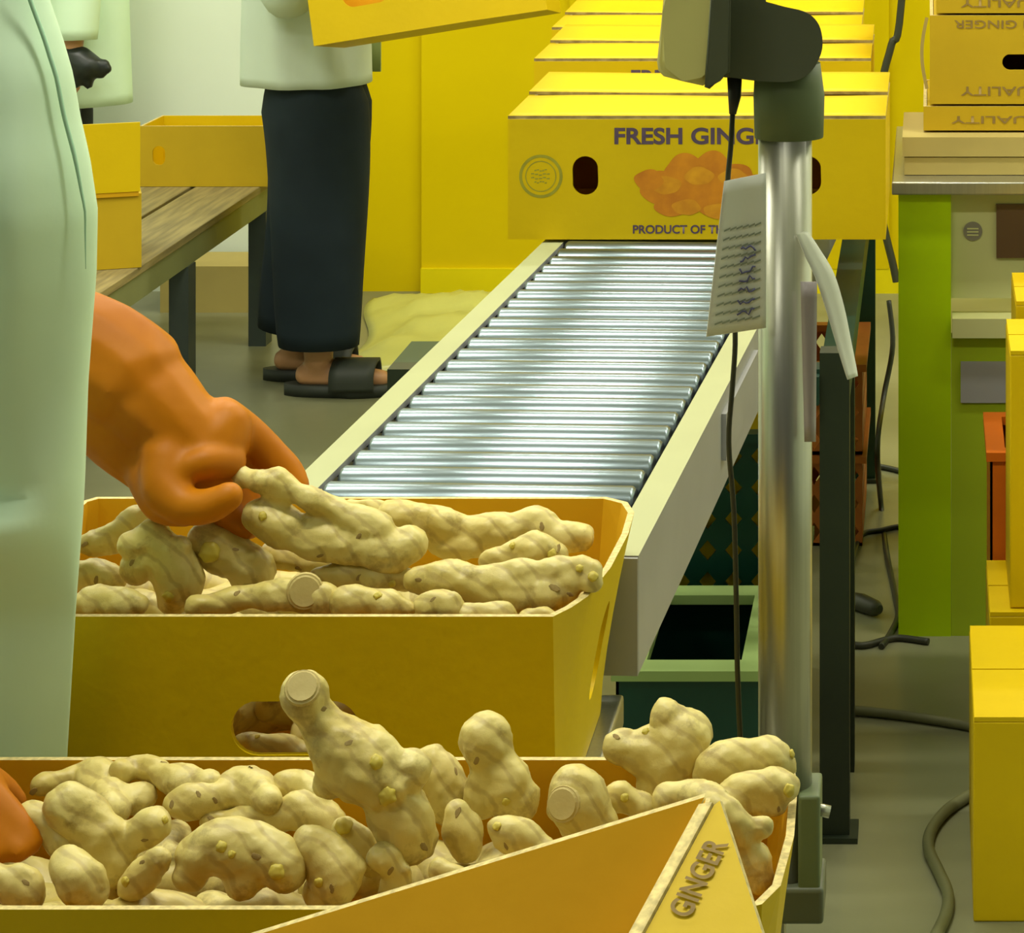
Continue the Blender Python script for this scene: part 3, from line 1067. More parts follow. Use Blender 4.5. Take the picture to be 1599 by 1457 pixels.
GN = 'ginger roots heaped in the nearest carton'
GM = 'ginger roots in the carton on the scale'
ZN = .762
near_list = [
    ('big upright ginger root with cut top leaning over the rim of the nearest carton', [[(474, 1082, 34), (500, 1130, 38), (545, 1180, 52), (592, 1212, 52), (618, 1262, 46), (640, 1312, 44)], [(560, 1190, 44), (640, 1205, 36)], [(525, 1180, 34), (512, 1225, 26)]], 1.83, None,
     [('c', 472, 1072, 24), ('s', 505, 1107, 11), ('b', 604, 1243, 20), ('b', 588, 1190, 15), ('s', 545, 1160, 10), ('s', 662, 1322, 13)]),
    ('ginger root with a round ball head standing in the middle of the nearest carton', [[(758, 1152, 40), (770, 1192, 36), (786, 1222, 50), (806, 1248, 40)], [(762, 1222, 40), (752, 1246, 32)]], 1.90, None,
     [('s', 735, 1142, 9), ('b', 790, 1252, 9), ('s', 744, 1188, 10)]),
    ('pale two-lobed ginger root just left of the ball-headed one', [[(640, 1212, 30), (670, 1196, 31), (694, 1222, 40), (706, 1252, 34)], [(664, 1192, 28), (676, 1180, 20)]], 1.915, None, [('s', 712, 1204, 8)]),
    ('thick ginger root with a pale round cut end right of the ball-headed root', [[(900, 1236, 40), (905, 1262, 42), (935, 1292, 36)], [(884, 1262, 32), (900, 1290, 30)]], 1.86, None, [('c', 878, 1256, 24)]),
    ('small knobby ginger piece beside the cut-ended root', [[(968, 1246, 24), (985, 1252, 22), (1004, 1262, 18)]], 1.88, None, [('b', 975, 1246, 9)]),
    ('tall knobby ginger root at the right rear corner of the nearest carton', [[(1040, 1114, 29), (1048, 1140, 34), (1070, 1152, 46), (1044, 1188, 46), (1030, 1222, 38)], [(1040, 1176, 40), (1000, 1176, 32), (968, 1164, 28)], [(1060, 1192, 26), (1092, 1206, 18)]], 1.94, None,
     [('s', 1112, 1160, 8), ('s', 1100, 1210, 8), ('b', 1008, 1142, 8), ('s', 962, 1150, 9)]),
    ('fat ginger root overhanging the right rim, behind its lower neighbour', [[(1110, 1212, 28), (1136, 1194, 36), (1172, 1186, 34), (1210, 1184, 28), (1228, 1196, 22)]], 1.915, None, [('b', 1236, 1178, 10), ('s', 1226, 1172, 8)]),
    ('stubby ginger root overhanging the right rim, nearer than its neighbour', [[(1120, 1262, 26), (1154, 1244, 33), (1194, 1228, 31), (1230, 1230, 21)], [(1190, 1246, 26), (1212, 1256, 17)]], 1.875, None, [('b', 1232, 1234, 13), ('s', 1228, 1222, 9), ('s', 1216, 1264, 7)]),
    ('long ginger root sliding down inside the right end of the nearest carton', [[(1040, 1248, 22, .03), (1090, 1242, 25, .02), (1132, 1272, 29), (1160, 1322, 29), (1186, 1376, 22)], [(1150, 1300, 24), (1192, 1292, 17)]], 1.80, None, [('s', 1192, 1388, 9), ('s', 1150, 1290, 8), ('s', 1206, 1290, 8)]),
    ('grey shaded ginger stub under the two-lobed root', [[(714, 1268, 26), (722, 1296, 28), (726, 1322, 28)]], 1.86, None, [('s', 715, 1268, 10)]),
    ('scaly short ginger root lying behind the tilted carton edge', [[(776, 1296, 20), (796, 1304, 28), (826, 1314, 26), (850, 1330, 22)]], 1.815, None, [('b', 776, 1290, 9), ('s', 790, 1322, 9)]),
    ('small ginger piece with a bright yellow bud below the upright root', [[(540, 1294, 24), (560, 1316, 25), (566, 1345, 24)]], 1.85, None, [('b', 536, 1290, 18)]),
    ('forked ginger root with a dark tip by the left rear of the nearest carton', [[(62, 1228, 17), (104, 1220, 20), (146, 1212, 32), (162, 1240, 33), (176, 1262, 28)], [(170, 1250, 26), (206, 1248, 23), (228, 1244, 17)]], None, ZN, [('s', 52, 1236, 12), ('s', 214, 1240, 8)]),
    ('broad smooth ginger root at the left of the nearest carton', [[(104, 1260, 34), (134, 1282, 44), (160, 1318, 44), (172, 1350, 38)], [(160, 1310, 36), (206, 1308, 24), (244, 1286, 28)]], 1.84, None, [('b', 258, 1280, 8), ('s', 226, 1312, 8)]),
    ('round dark-tipped ginger knob in the near left of the carton', [[(108, 1352, 36), (122, 1374, 37), (148, 1392, 26)]], 1.765, None, [('s', 130, 1380, 20)]),
    ('ginger root along the rear wall, left of centre', [[(190, 1204, 19), (228, 1196, 20), (262, 1212, 22), (292, 1220, 25), (326, 1228, 22)]], None, .775, [('s', 256, 1190, 7)]),
    ('pale humped ginger root behind the left cluster', [[(272, 1254, 20), (304, 1250, 24), (342, 1246, 26), (376, 1228, 34), (408, 1242, 32)], [(400, 1240, 26), (420, 1254, 22)]], None, .772, [('s', 268, 1256, 9), ('s', 310, 1240, 8), ('s', 336, 1250, 8)]),
    ('round-ended ginger root against the rear wall left of the upright one', [[(440, 1228, 22), (464, 1226, 26), (492, 1238, 24)]], None, .775, []),
    ('wide flat ginger root lying across the middle left of the pile', [[(334, 1282, 20), (386, 1284, 26), (436, 1274, 30), (478, 1262, 28), (510, 1290, 32)]], 1.885, None, [('s', 360, 1284, 7), ('s', 330, 1278, 8)]),
    ('dark cluster of ginger fingers with yellow buds in front', [[(296, 1330, 30), (334, 1322, 38), (376, 1326, 42), (420, 1336, 42), (446, 1362, 32)], [(320, 1336, 34), (300, 1364, 28)], [(390, 1340, 38), (384, 1372, 34)]], 1.79, None,
     [('b', 346, 1322, 11), ('b', 432, 1362, 16), ('b', 362, 1334, 8), ('s', 318, 1340, 16), ('s', 400, 1338, 12), ('s', 340, 1354, 14)]),
    ('scaly pale ginger tip in front of the broad smooth root', [[(248, 1340, 24), (228, 1362, 25), (204, 1384, 22)]], 1.785, None, [('b', 196, 1376, 10), ('s', 222, 1346, 8)]),
    ('ridged pale ginger finger beside the lower orange glove', [[(46, 1272, 22), (74, 1288, 26), (102, 1316, 25)]], 1.84, None, []),
    ('ginger end under the orange glove at the left edge', [[(-20, 1370, 30), (24, 1382, 32), (50, 1400, 26)]], 1.76, None, [('s', 40, 1378, 9)]),
    ('greyish ginger root between the dark cluster and the upright root', [[(486, 1316, 32), (512, 1342, 38), (530, 1376, 34), (500, 1392, 26)]], 1.80, None, [('b', 498, 1378, 10), ('s', 518, 1388, 10)]),
    ('dark ginger end in the shade under the upright root', [[(600, 1340, 26), (624, 1366, 26), (610, 1396, 24)]], 1.81, None, [('s', 610, 1360, 10)]),
    ('tiny ginger tip just showing over the sloping carton edge', [[(684, 1358, 16), (704, 1366, 16), (724, 1380, 16)]], 1.79, None, []),
]
for i, (lb, br, d_, z_, mk) in enumerate(near_list):
    ginger(lb, br, d_, z_, mk, GN, seed=i + 1)
ZM = .822
mid_list = [
    ('long forked ginger root gripped by the orange glove', [[(408, 806, 28), (446, 826, 35), (510, 842, 34), (574, 852, 36), (620, 862, 32), (640, 850, 30)], [(432, 758, 24), (482, 776, 21), (532, 800, 20), (590, 826, 26)], [(380, 746, 22), (404, 752, 17), (432, 760, 18)]], 2.20, None,
     [('s', 381, 742, 9), ('s', 560, 838, 9), ('s', 500, 868, 8), ('b', 410, 806, 9)]),
    ('small ginger hump against the far wall of the scale carton', [[(548, 794, 14), (572, 792, 16), (596, 804, 18)]], 2.40, None, []),
    ('long knotted ginger root across the rear right of the scale carton', [[(612, 806, 24), (660, 806, 25), (700, 822, 26), (748, 826, 25), (800, 826, 26), (838, 818, 27), (872, 836, 24), (908, 842, 23)], [(660, 820, 26), (700, 848, 26), (740, 850, 22)]], 2.335, None,
     [('s', 846, 822, 9), ('b', 928, 842, 9), ('s', 700, 838, 9), ('s', 786, 836, 9)]),
    ('short pale ginger root lying on top of the right-hand pile', [[(766, 878, 18), (800, 868, 26), (836, 860, 28), (866, 866, 22)]], 2.24, None, [('b', 862, 866, 11), ('s', 872, 856, 9), ('b', 800, 852, 7)]),
    ('large branching ginger root filling the right front of the scale carton', [[(652, 906, 23), (706, 904, 30), (754, 916, 36), (806, 922, 35), (852, 924, 31), (884, 922, 24)], [(780, 904, 28), (836, 892, 20), (892, 888, 18), (928, 890, 15)], [(850, 908, 24), (900, 904, 22), (926, 906, 16)]], 2.165, None,
     [('b', 926, 900, 11), ('s', 866, 918, 12), ('s', 890, 928, 8), ('b', 905, 888, 8), ('s', 654, 906, 9)]),
    ('round pale ginger end at the front rim of the scale carton', [[(668, 948, 26), (686, 944, 29), (704, 954, 22)]], 2.125, None, [('s', 676, 936, 7)]),
    ('low ginger root peeping over the front rim right of centre', [[(730, 962, 18), (762, 956, 22), (792, 964, 18)]], 2.125, None, []),
    ('small ginger tip at the front right of the rim', [[(822, 966, 15), (844, 962, 15), (866, 964, 12)]], 2.13, None, []),
    ('stout ginger root with two blunt fingers at the left of the scale carton', [[(236, 838, 30), (262, 866, 38), (278, 902, 36), (276, 926, 33)], [(246, 870, 30), (212, 888, 25)], [(240, 850, 26), (206, 850, 24)]], 2.19, None,
     [('b', 262, 932, 13), ('s', 206, 878, 9), ('s', 284, 896, 7)]),
    ('ginger root at the left rear, half behind the mint coat', [[(128, 848, 13), (164, 846, 23), (200, 826, 25), (232, 804, 23)]], 2.29, None, [('s', 132, 850, 9)]),
    ('dark ginger root with one bright yellow bud under the glove', [[(322, 850, 30), (356, 862, 38), (388, 880, 36), (396, 900, 32)]], 2.21, None, [('b', 328, 862, 22), ('s', 368, 858, 8)]),
    ('long low ginger root with a flat cut face at the front left', [[(306, 946, 18), (352, 940, 20), (402, 932, 21), (448, 928, 24), (486, 930, 28), (520, 940, 20)]], 2.14, None, [('c', 476, 924, 24), ('s', 370, 926, 8)]),
    ('lumpy ginger root at the front rim, centre of the scale carton', [[(532, 940, 22), (572, 938, 24), (606, 944, 24), (636, 950, 17)]], 2.135, None, [('b', 590, 930, 9)]),
    ('shaded thin ginger root beneath the gripped one', [[(420, 866, 18), (464, 874, 20), (508, 884, 20), (540, 890, 16)]], 2.235, None, [('s', 466, 888, 9)]),
    ('ginger root lying between the gripped one and the front row', [[(500, 900, 20), (552, 898, 22), (600, 900, 22), (636, 906, 17)]], 2.20, None, [('s', 560, 902, 8), ('b', 612, 912, 8)]),
    ('whitish scaly ginger knob beside the coat at the front left', [[(128, 950, 20), (152, 938, 25), (184, 942, 24), (214, 946, 20)]], 2.14, None, [('s', 196, 938, 9)]),
    ('dark ginger root behind the scaly white knob', [[(122, 900, 22), (150, 892, 25), (176, 908, 22)]], 2.22, None, [('s', 150, 906, 9)]),
]
for i, (lb, br, d_, z_, mk) in enumerate(mid_list):
    ginger(lb, br, d_, z_, mk, GM, seed=i + 61)


# lower layer, seen only through the gaps
def filler(x0, x1, y0, y1, z0, n, label, group, seed):
    rnd = random.Random(seed)
    protos = []
    for k in range(3):
        balls = []
        pts = [(Vector((-.045, 0, 0)), .017), (Vector((-.015, .012 * (k - 1), .004)), .021), (Vector((.02, -.006, 0)), .02), (Vector((.05, .012 * (1 - k), .002)), .015)]
        balls += chain(pts, .09, seed=seed + k)
        balls += chain([(Vector((.005, 0, 0)), .018), (Vector((.02, .035 * (1 if k % 2 else -1), .004)), .014)], .09, seed=seed + k)
        me = spheres_mesh(balls, .0045, smooth=3)
        me.materials.append(M['ginger'])
        protos.append(me)
    for i in range(n):
        o = bpy.data.objects.new('ginger_root', protos[i % 3])
        COL.objects.link(o)
        nx = math.ceil(n / 2)
        o.location = (x0 + (x1 - x0) * ((i % nx) + .5) / nx, y0 + (y1 - y0) * (.27 if i < nx else .73), z0 + rnd.uniform(-.006, .006))
        o.rotation_euler = (rnd.uniform(-.3, .3), rnd.uniform(-.3, .3), rnd.uniform(0, 6.28))
        tag(o, label, 'ginger', group)


filler(-.68, -.16, 1.745, 1.94, .714, 18, 'ginger root buried low in the nearest carton, shaded by the heap above', 'buried ginger in the nearest carton', 5)
filler(-.75, -.33, 2.13, 2.40, .770, 16, 'ginger root buried low in the scale carton, shaded by the pile above', 'buried ginger in the scale carton', 9)
filler(-.74, -.35, 2.16, 2.39, .712, 16, 'ginger root at the very bottom of the scale carton, under the pile', 'bottom ginger in the scale carton', 19)
ginger('ginger root seen through the oval handhole of the scale carton', [[(380, 1160, 18), (412, 1170, 30), (450, 1178, 26), (510, 1186, 22)]], 2.17, None, [('b', 402, 1150, 6)], GM, seed=99)


# ------------------------------------------------------------------ people
def coat_rings(levels, n=48, folds=(9, .010), seed=0):
    """levels: (z, cx, cy, rx front, rx back, ry, point) ; point > 0 narrows the +x side"""
    rings = []
    for k, (z, cx, cy, rf, rb, ry, pt) in enumerate(levels):
        ring = []
        for j in range(n):
            a = 2 * PI * j / n
            c, s = math.cos(a), math.sin(a)
            x = (rf if c > 0 else rb) * c
            nar = 1 - pt * max(0, c) ** 1.2
            f = 1 + folds[1] / max(ry, .05) * math.sin(folds[0] * a + 1.3 * math.sin(z * 5 + seed) + seed)
            ring.append(Vector((cx + x * (1 + (f - 1) * .3 * (1 - max(0, c))), cy + ry * s * nar * f, z)))
        rings.append(ring)
    return rings


def interp(tab, y):
    for (a, va), (b, vb) in zip(tab, tab[1:]):
        if a <= y <= b:
            return va + (vb - va) * (y - a) / (b - a)
    return tab[0][1] if y < tab[0][0] else tab[-1][1]


# ---- worker at the left, gripping ginger
dw = 2.035
sil = [(-250, -20), (-100, 45), (0, 75), (60, 95), (120, 112), (180, 122), (250, 138), (330, 150), (430, 148), (520, 141), (600, 135), (750, 130), (860, 124), (960, 118), (1180, 105), (1300, 102)]
bodyc = (-1.0, 2.06)
balls = []
balls += chain([(Vector((-1.02, 2.06, .86)), .12), (Vector((-1.0, 2.06, 1.05)), .115), (Vector((-.97, 2.06, 1.26)), .12)])
for s_ in (-1, 1):
    balls += chain([(Vector((-1.03, 2.06 + .07 * s_, .86)), .085), (Vector((-1.03, 2.06 + .08 * s_, .45)), .058), (Vector((-1.04, 2.06 + .08 * s_, .08)), .042)])
    balls += chain([(Vector((-1.04, 2.06 + .08 * s_, .05)), .038), (Vector((-.90, 2.06 + .09 * s_, .035)), .033)])
    balls += chain([(Vector((-.97, 2.06, 1.26)), .09), (Vector((-.97, 2.06 + .14 * s_, 1.30)), .06)])
balls += chain([(Vector((-.97, 1.92, 1.30)), .052), (Vector((-1.0, 1.86, 1.06)), .045), (Vector((-.86, 1.85, .90)), .036), (Vector((-.80, 1.85, .86)), .03)])
balls += chain([(Vector((-.97, 2.20, 1.30)), .052), (Vector((-.93, 2.24, 1.12)), .045), (Vector((-.76, 2.23, 1.01)), .036)])
balls += chain([(Vector((-.96, 2.06, 1.34)), .055), (Vector((-.94, 2.06, 1.44)), .05)])
balls += chain([(Vector((-.915, 2.06, 1.50)), .075), (Vector((-.925, 2.06, 1.57)), .09), (Vector((-.935, 2.06, 1.60)), .088)])
balls += [(Vector((-.826, 2.06, 1.535)), .014), (Vector((-.838, 2.06, 1.49)), .02)]
for s_ in (-1, 1):
    balls += [(Vector((-.93, 2.06 + .09 * s_, 1.545)), .018)]
w1 = link('person', spheres_mesh(balls, .009, 4), M['skin'])
tag(w1, 'person in mint green coat and orange rubber gloves bending over the ginger cartons', 'person')
lv = []
for y in list(range(-200, 1300, 24)):
    z = H - (y - PY) * dw / F
    tip = (interp(sil, y) - PX) * dw / F
    cx = -1.0
    low = max(0.0, min(1.0, (.93 - z) / .07))
    ry = .175 - .02 * low
    pt = .45 + .42 * low
    if z > 1.30:
        ry *= max(.45, 1 - (z - 1.30) * 3.2)
    lv.append((z, cx, dw, tip - cx, .20, ry, pt))
rings = coat_rings(lv, 128, (11, .003), 1)
for rg, L in zip(rings, lv):
    z = L[0]
    for p in rg:
        # hanging folds
        amp = .075 if z > .95 else .012
        if p.y < dw:
            e = min(1, max(0, (L[1] + L[3] - p.x) / .05))
            q = p.x * 8 - z * 1.1
            p.y -= amp * e * (noise.noise(Vector((q, z * 1.5, 3.3))) + .5 * noise.noise(Vector((q * 2.3, z * 3 + 5, 1.1))))
link('coat', MB().rings(rings), M['coat'], w1)
# coat front edge, its fold shade put in as a darker hem
crease = []
for y in range(-60, 450, 30):
    q = interp(sil, y) - 14 - 14 * max(0, min(1, (430 - y) / 430))
    crease.append(P(q, y, dw - .030))
link('coat_crease_shade', MB().tube(smooth_path(crease, 2), [.0018 * min(1, (33 - k) / 14 + .05) for k in range(len(crease) * 2 - 1)], n=8), M['crease_shade'], w1)
sl = [Vector((-.97, 1.94, 1.31)), Vector((-.99, 1.87, 1.18)), Vector((-1.0, 1.84, 1.05)), Vector((-.93, 1.84, .96)), Vector((-.86, 1.845, .90))]
link('sleeve', MB().tube(smooth_path(sl, 4), [.075 - .001 * k for k in range(17)], n=20), M['coat'], w1)
sl = [Vector((-.97, 2.17, 1.31)), Vector((-.95, 2.23, 1.20)), Vector((-.91, 2.245, 1.11)), Vector((-.84, 2.24, 1.06))]
link('sleeve', MB().tube(smooth_path(sl, 4), [.072 - .001 * k for k in range(13)], n=20), M['coat'], w1)
for s_ in (-1, 1):
    pth = [Vector((-1.03, 2.06 + .065 * s_, .80)), Vector((-1.03, 2.06 + .08 * s_, .45)), Vector((-1.04, 2.06 + .08 * s_, .10))]
    link('trouser_leg', MB().tube(smooth_path(pth, 4), [.10, .098, .095, .09, .085, .08, .076, .07, .068], n=20), M['trouser'], w1)
    link('boot', spheres_mesh(chain([(Vector((-1.05, 2.06 + .08 * s_, .055)), .054), (Vector((-.90, 2.06 + .085 * s_, .045)), .045)]) + chain([(Vector((-1.05, 2.06 + .08 * s_, .06)), .055), (Vector((-1.05, 2.06 + .08 * s_, .16)), .058)]), .006, 4), M['dark'], w1)
link('hair_cap', spheres_mesh([(Vector((-.945, 2.06, 1.61)), .10), (Vector((-.965, 2.06, 1.585)), .095)], .006, 4), M['coat_pale'], w1)


def glove(chains, parent, ridges=(), vox=.0035, name='glove'):
    balls = []
    for c in chains:
        pts = [(P(x, y, d_), r * d_ / F) for x, y, r, d_ in c]
        if len(pts) > 2:
            sp = smooth_path([p for p, _ in pts], 3)
            rr = smooth_path([Vector((r, 0, 0)) for _, r in pts], 3)
            pts = [(p, r.x) for p, r in zip(sp, rr)]
        balls += chain(pts, step=.3)
    me = spheres_mesh(balls, vox, smooth=6)
    for v in me.vertices:
        n1 = noise.noise(v.co * 16) * .0035
        v.co = v.co + v.normal * n1
    return link(name, me, M['rubber_orange'], parent)


glove([
    # forearm and loose cuff down to the back of the hand
    [(84, 524, 88, 2.235), (150, 556, 93, 2.235), (196, 590, 90, 2.23)],
    [(180, 590, 80, 2.235), (220, 616, 80, 2.228), (268, 664, 74, 2.22), (312, 706, 62, 2.215)],
    [(150, 630, 66, 2.235), (206, 676, 70, 2.23), (258, 730, 58, 2.22)],
    # back of the hand, knuckle row
    [(292, 690, 62, 2.215), (330, 690, 56, 2.22), (352, 664, 42, 2.225)],
    # index finger reaching past the root
    [(350, 652, 36, 2.235), (384, 672, 31, 2.245), (420, 706, 27, 2.25), (448, 738, 24, 2.25), (462, 762, 21, 2.245)],
    # middle finger behind the root
    [(330, 690, 36, 2.235), (372, 720, 29, 2.25), (404, 756, 26, 2.25), (420, 790, 23, 2.24)],
    # ring finger curling under
    [(312, 716, 36, 2.22), (348, 752, 28, 2.23), (380, 790, 26, 2.23), (392, 822, 23, 2.225)],
    # little finger
    [(296, 736, 34, 2.21), (330, 776, 26, 2.215), (362, 806, 23, 2.215), (384, 826, 20, 2.215)],
    # thumb leaving the side of the palm, bent along the near side
    [(258, 716, 42, 2.19), (256, 760, 38, 2.175), (284, 790, 31, 2.165), (324, 792, 27, 2.16), (358, 776, 22, 2.16)],
    # slack rubber below the wrist
    [(236, 742, 40, 2.20), (256, 782, 36, 2.185), (292, 800, 24, 2.175)],
    # ball of the thumb
    [(270, 742, 24, 2.178), (316, 722, 26, 2.185), (360, 722, 22, 2.205)],
], w1)
glove([
    [(-190, 1120, 66, 1.85), (-120, 1180, 62, 1.85), (-60, 1225, 56, 1.85), (-30, 1250, 48, 1.845)],
    [(-40, 1236, 40, 1.84), (-4, 1262, 34, 1.835), (26, 1290, 30, 1.83), (46, 1314, 26, 1.825)],
    [(-46, 1256, 40, 1.835), (-14, 1290, 31, 1.825), (10, 1316, 27, 1.82), (30, 1330, 21, 1.815)],
    [(-60, 1270, 36, 1.825), (-36, 1310, 28, 1.815), (-16, 1336, 24, 1.81)],
    [(-70, 1270, 34, 1.84), (-62, 1316, 25, 1.83), (-46, 1342, 22, 1.82)],
    [(-36, 1216, 34, 1.86), (2, 1232, 24, 1.87), (26, 1254, 20, 1.875)],
], w1)


def simple_person(label, cx, cy, face, hem_z, coat_m, trou_m, hip, scale=1.0, lean=0.0, feet=None, arms=None, coat_w=(.15, .13, .12), shoes=True, top=1.30):
    """standing person; face = +1 looks to +x; arms = list of point lists (shoulder, elbow, wrist)"""
    f = face
    balls = chain([(Vector((cx, cy, .80)), .11), (Vector((cx + lean * .5 * f, cy, 1.0)), .105), (Vector((cx + lean * f, cy, 1.22)), .115)])
    feet = feet or [(cx, cy - .07), (cx, cy + .07)]
    for fx, fy in feet:
        balls += chain([(Vector((cx, (cy + fy) / 2, .80)), .085), (Vector(((cx + fx) / 2, fy, .44)), .058), (Vector((fx, fy, .085)), .036)])
        balls += chain([(Vector((fx - .03 * f, fy, .048)), .028), (Vector((fx + .10 * f, fy, .042)), .027), (Vector((fx + .15 * f, fy, .038)), .022)])
    for pts in arms:
        balls += chain([(Vector((cx + lean * f, cy, 1.22)), .08), (pts[0], .055)])
        balls += chain([(p, r) for p, r in zip(pts, (.05, .043, .03))])
        # palm and five fingers
        wv = (pts[2] - pts[1]).normalized()
        sd_ = wv.cross(Vector((0, 0, 1)))
        if sd_.length < .2:
            sd_ = wv.cross(Vector((1, 0, 0)))
        sd_.normalize()
        pn = wv.cross(sd_)
        palm = pts[2] + wv * .05
        balls += chain([(pts[2], .028), (palm + sd_ * .018, .022), (palm + wv * .03 + sd_ * .02, .019)])
        balls += chain([(pts[2], .028), (palm - sd_ * .018, .022), (palm + wv * .03 - sd_ * .02, .019)])
        for k, ln in enumerate((.068, .078, .072, .056)):
            b0 = palm + wv * .035 + sd_ * (.027 - .018 * k)
            balls += chain([(b0, .0105), (b0 + wv * ln * .55 + pn * .006, .0095), (b0 + wv * ln * .9 + pn * .028, .0085)])
        b0 = palm - wv * .02 + sd_ * .026
        balls += chain([(b0, .013), (b0 + sd_ * .026 + wv * .03, .011), (b0 + sd_ * .028 + wv * .055 + pn * .014, .009)])
    hx = cx + lean * 1.15 * f
    balls += chain([(Vector((hx, cy, 1.30)), .052), (Vector((hx + .01 * f, cy, 1.40)), .048)])
    balls += chain([(Vector((hx + .03 * f, cy, 1.45)), .07), (Vector((hx + .02 * f, cy, 1.52)), .087), (Vector((hx + .01 * f, cy, 1.55)), .086)])
    balls += [(Vector((hx + .108 * f, cy, 1.485)), .013), (Vector((hx + .095 * f, cy, 1.445)), .018)]
    for s_ in (-1, 1):
        balls += [(Vector((hx + .01 * f, cy + .086 * s_, 1.495)), .017)]
    p = link('person', spheres_mesh(balls, .008, 3), M['skin'])
    tag(p, label, 'person')
    wx, wb, wy = coat_w
    lv = []
    for k in range(26):
        t = k / 25
        z = hem_z + (top - hem_z) * t
        sh = lean * f * max(0, (z - .80) / .42)
        kk = 1.06 - .12 * t
        if t > .86:
            kk *= 1 - (t - .86) * 3.2
        lv.append((z, cx + sh, cy, (wx if f > 0 else wb) * kk, (wb if f > 0 else wx) * kk, (wy + .05 * t) * kk, 0))
    link('coat', MB().rings(coat_rings(lv, 48, (8, .008), 3)), coat_m, p)
    for fx, fy in feet:
        pth = [Vector((cx - .0, (cy + fy) / 2, min(hem_z + .04, .86))), Vector((cx * .8 + fx * .2 + .01, fy * .6 + cy * .4, .60)), Vector((cx * .45 + fx * .55 + .014, fy, .38)), Vector((fx, fy, .12))]
        sp = smooth_path(pth, 5)
        rr = [hip * (.74 + .26 * min(1, k / 3) - .26 * (k / 15) ** 1.8) for k in range(16)]
        link('trouser_leg', MB().tube(sp, rr, n=24, ry=[r * .88 for r in rr], up=Vector((1, 0, 0)), fold=lambda t, a: 1 + .03 * math.sin(3 * a + 7 * t)), trou_m, p)
        if shoes:
            # flat sandal: sole and crossed strap over the instep
            sole = []
            for z in (0.0, .028):
                ring = []
                for j in range(28):
                    a = 2 * PI * j / 28
                    c, s = math.cos(a), math.sin(a)
                    ring.append(Vector((fx + .055 * f + .138 * c * f, fy + (.047 if c > 0 else .037) * s * (1 if abs(c) < .8 else .95), z)))
                sole.append(ring)
            so = link('sandal', MB().rings(sole), M['sandal'], p)
            arc = lambda x, w_: [Vector((fx + x * f, fy - .047 * w_, .018)), Vector((fx + x * f, fy - .042 * w_, .060)), Vector((fx + (x + .004) * f, fy, .082)), Vector((fx + x * f, fy + .042 * w_, .060)), Vector((fx + x * f, fy + .047 * w_, .018))]
            rows = [smooth_path(arc(.035 + .021 * q, 1.03 - .02 * q), 4) for q in range(6)]
            link('strap', MB().grid(rows, .006), M['sandal'], so)
    link('hair', spheres_mesh([(Vector((hx - .01 * f, cy, 1.57)), .094), (Vector((hx - .035 * f, cy, 1.54)), .088)], .006, 3), M['hair'], p)
    return p


# ---- worker walking with a carton
d_w = DZ(606, 0.0)
kw = d_w / F
fx1 = (507 - PX) * kw
fx2 = (450 - PX) * kw
mcx = (490 - PX) * kw
dbx = d_w - .10
carr = P(640, 20, dbx)
w2 = simple_person('person in pale green coat, dark navy trousers and sandals carrying a yellow carton', mcx, d_w, 1, H - (128 - PY) * kw, M['coat_pale'], M['trouser'], .128,
                   feet=[(fx1, d_w - .06), (fx2, d_w + .085)],
                   arms=[[Vector((mcx, d_w - .17, 1.20)), Vector((mcx - .02, d_w - .20, .98)), P(486, -30, d_w - .36)], [Vector((mcx, d_w + .17, 1.20)), Vector((mcx + .02, d_w + .20, .98)), P(600, -40, d_w - .05)]],
                   coat_w=(.130, .165, .140))
# cloth flap on far side of the coat, shade put into its olive colour
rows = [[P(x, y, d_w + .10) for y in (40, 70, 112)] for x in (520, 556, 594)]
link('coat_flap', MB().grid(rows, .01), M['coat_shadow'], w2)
for s_, pth in ((-1, [Vector((mcx, d_w - .155, 1.20)), Vector((mcx - .02, d_w - .19, .98)), P(480, -48, d_w - .33)]), (1, [Vector((mcx, d_w + .155, 1.20)), Vector((mcx + .02, d_w + .19, .98)), P(590, -50, d_w - .02)])):
    link('sleeve', MB().tube(smooth_path(pth, 5), [.075 - .0018 * k for k in range(11)], n=18), M['coat_pale'], w2)
# carried carton, tilted
cw, cd, ch = .54, .30, .17
A = P(490, 72, d_w - .53)
B = P(850, 14, d_w - .50)
xa = (B - A).normalized()
za = Vector((-.12, .125, 1))
za = (za - xa * za.dot(xa)).normalized()
ya = za.cross(xa)
R = Matrix(((xa.x, ya.x, za.x, A.x), (xa.y, ya.y, za.y, A.y), (xa.z, ya.z, za.z, A.z), (0, 0, 0, 1)))
cl_ = (B - A).length
top = [(0, 0), (cl_ * .66, 0), (cl_, .06), (cl_, .36), (0, .36)]
me = open_carton_mesh(top, top, ch, 0, .006, rows=1)
me = cut_holes(me, [slot_prism((.125, 0, .096), (1, 0, 0), (0, 0, 1), .10, .05, .03)], CM)
me.transform(R)
tag(link('carried_carton', me, CM), 'tilted yellow carton with a handhole, carried by the walking person', 'box')

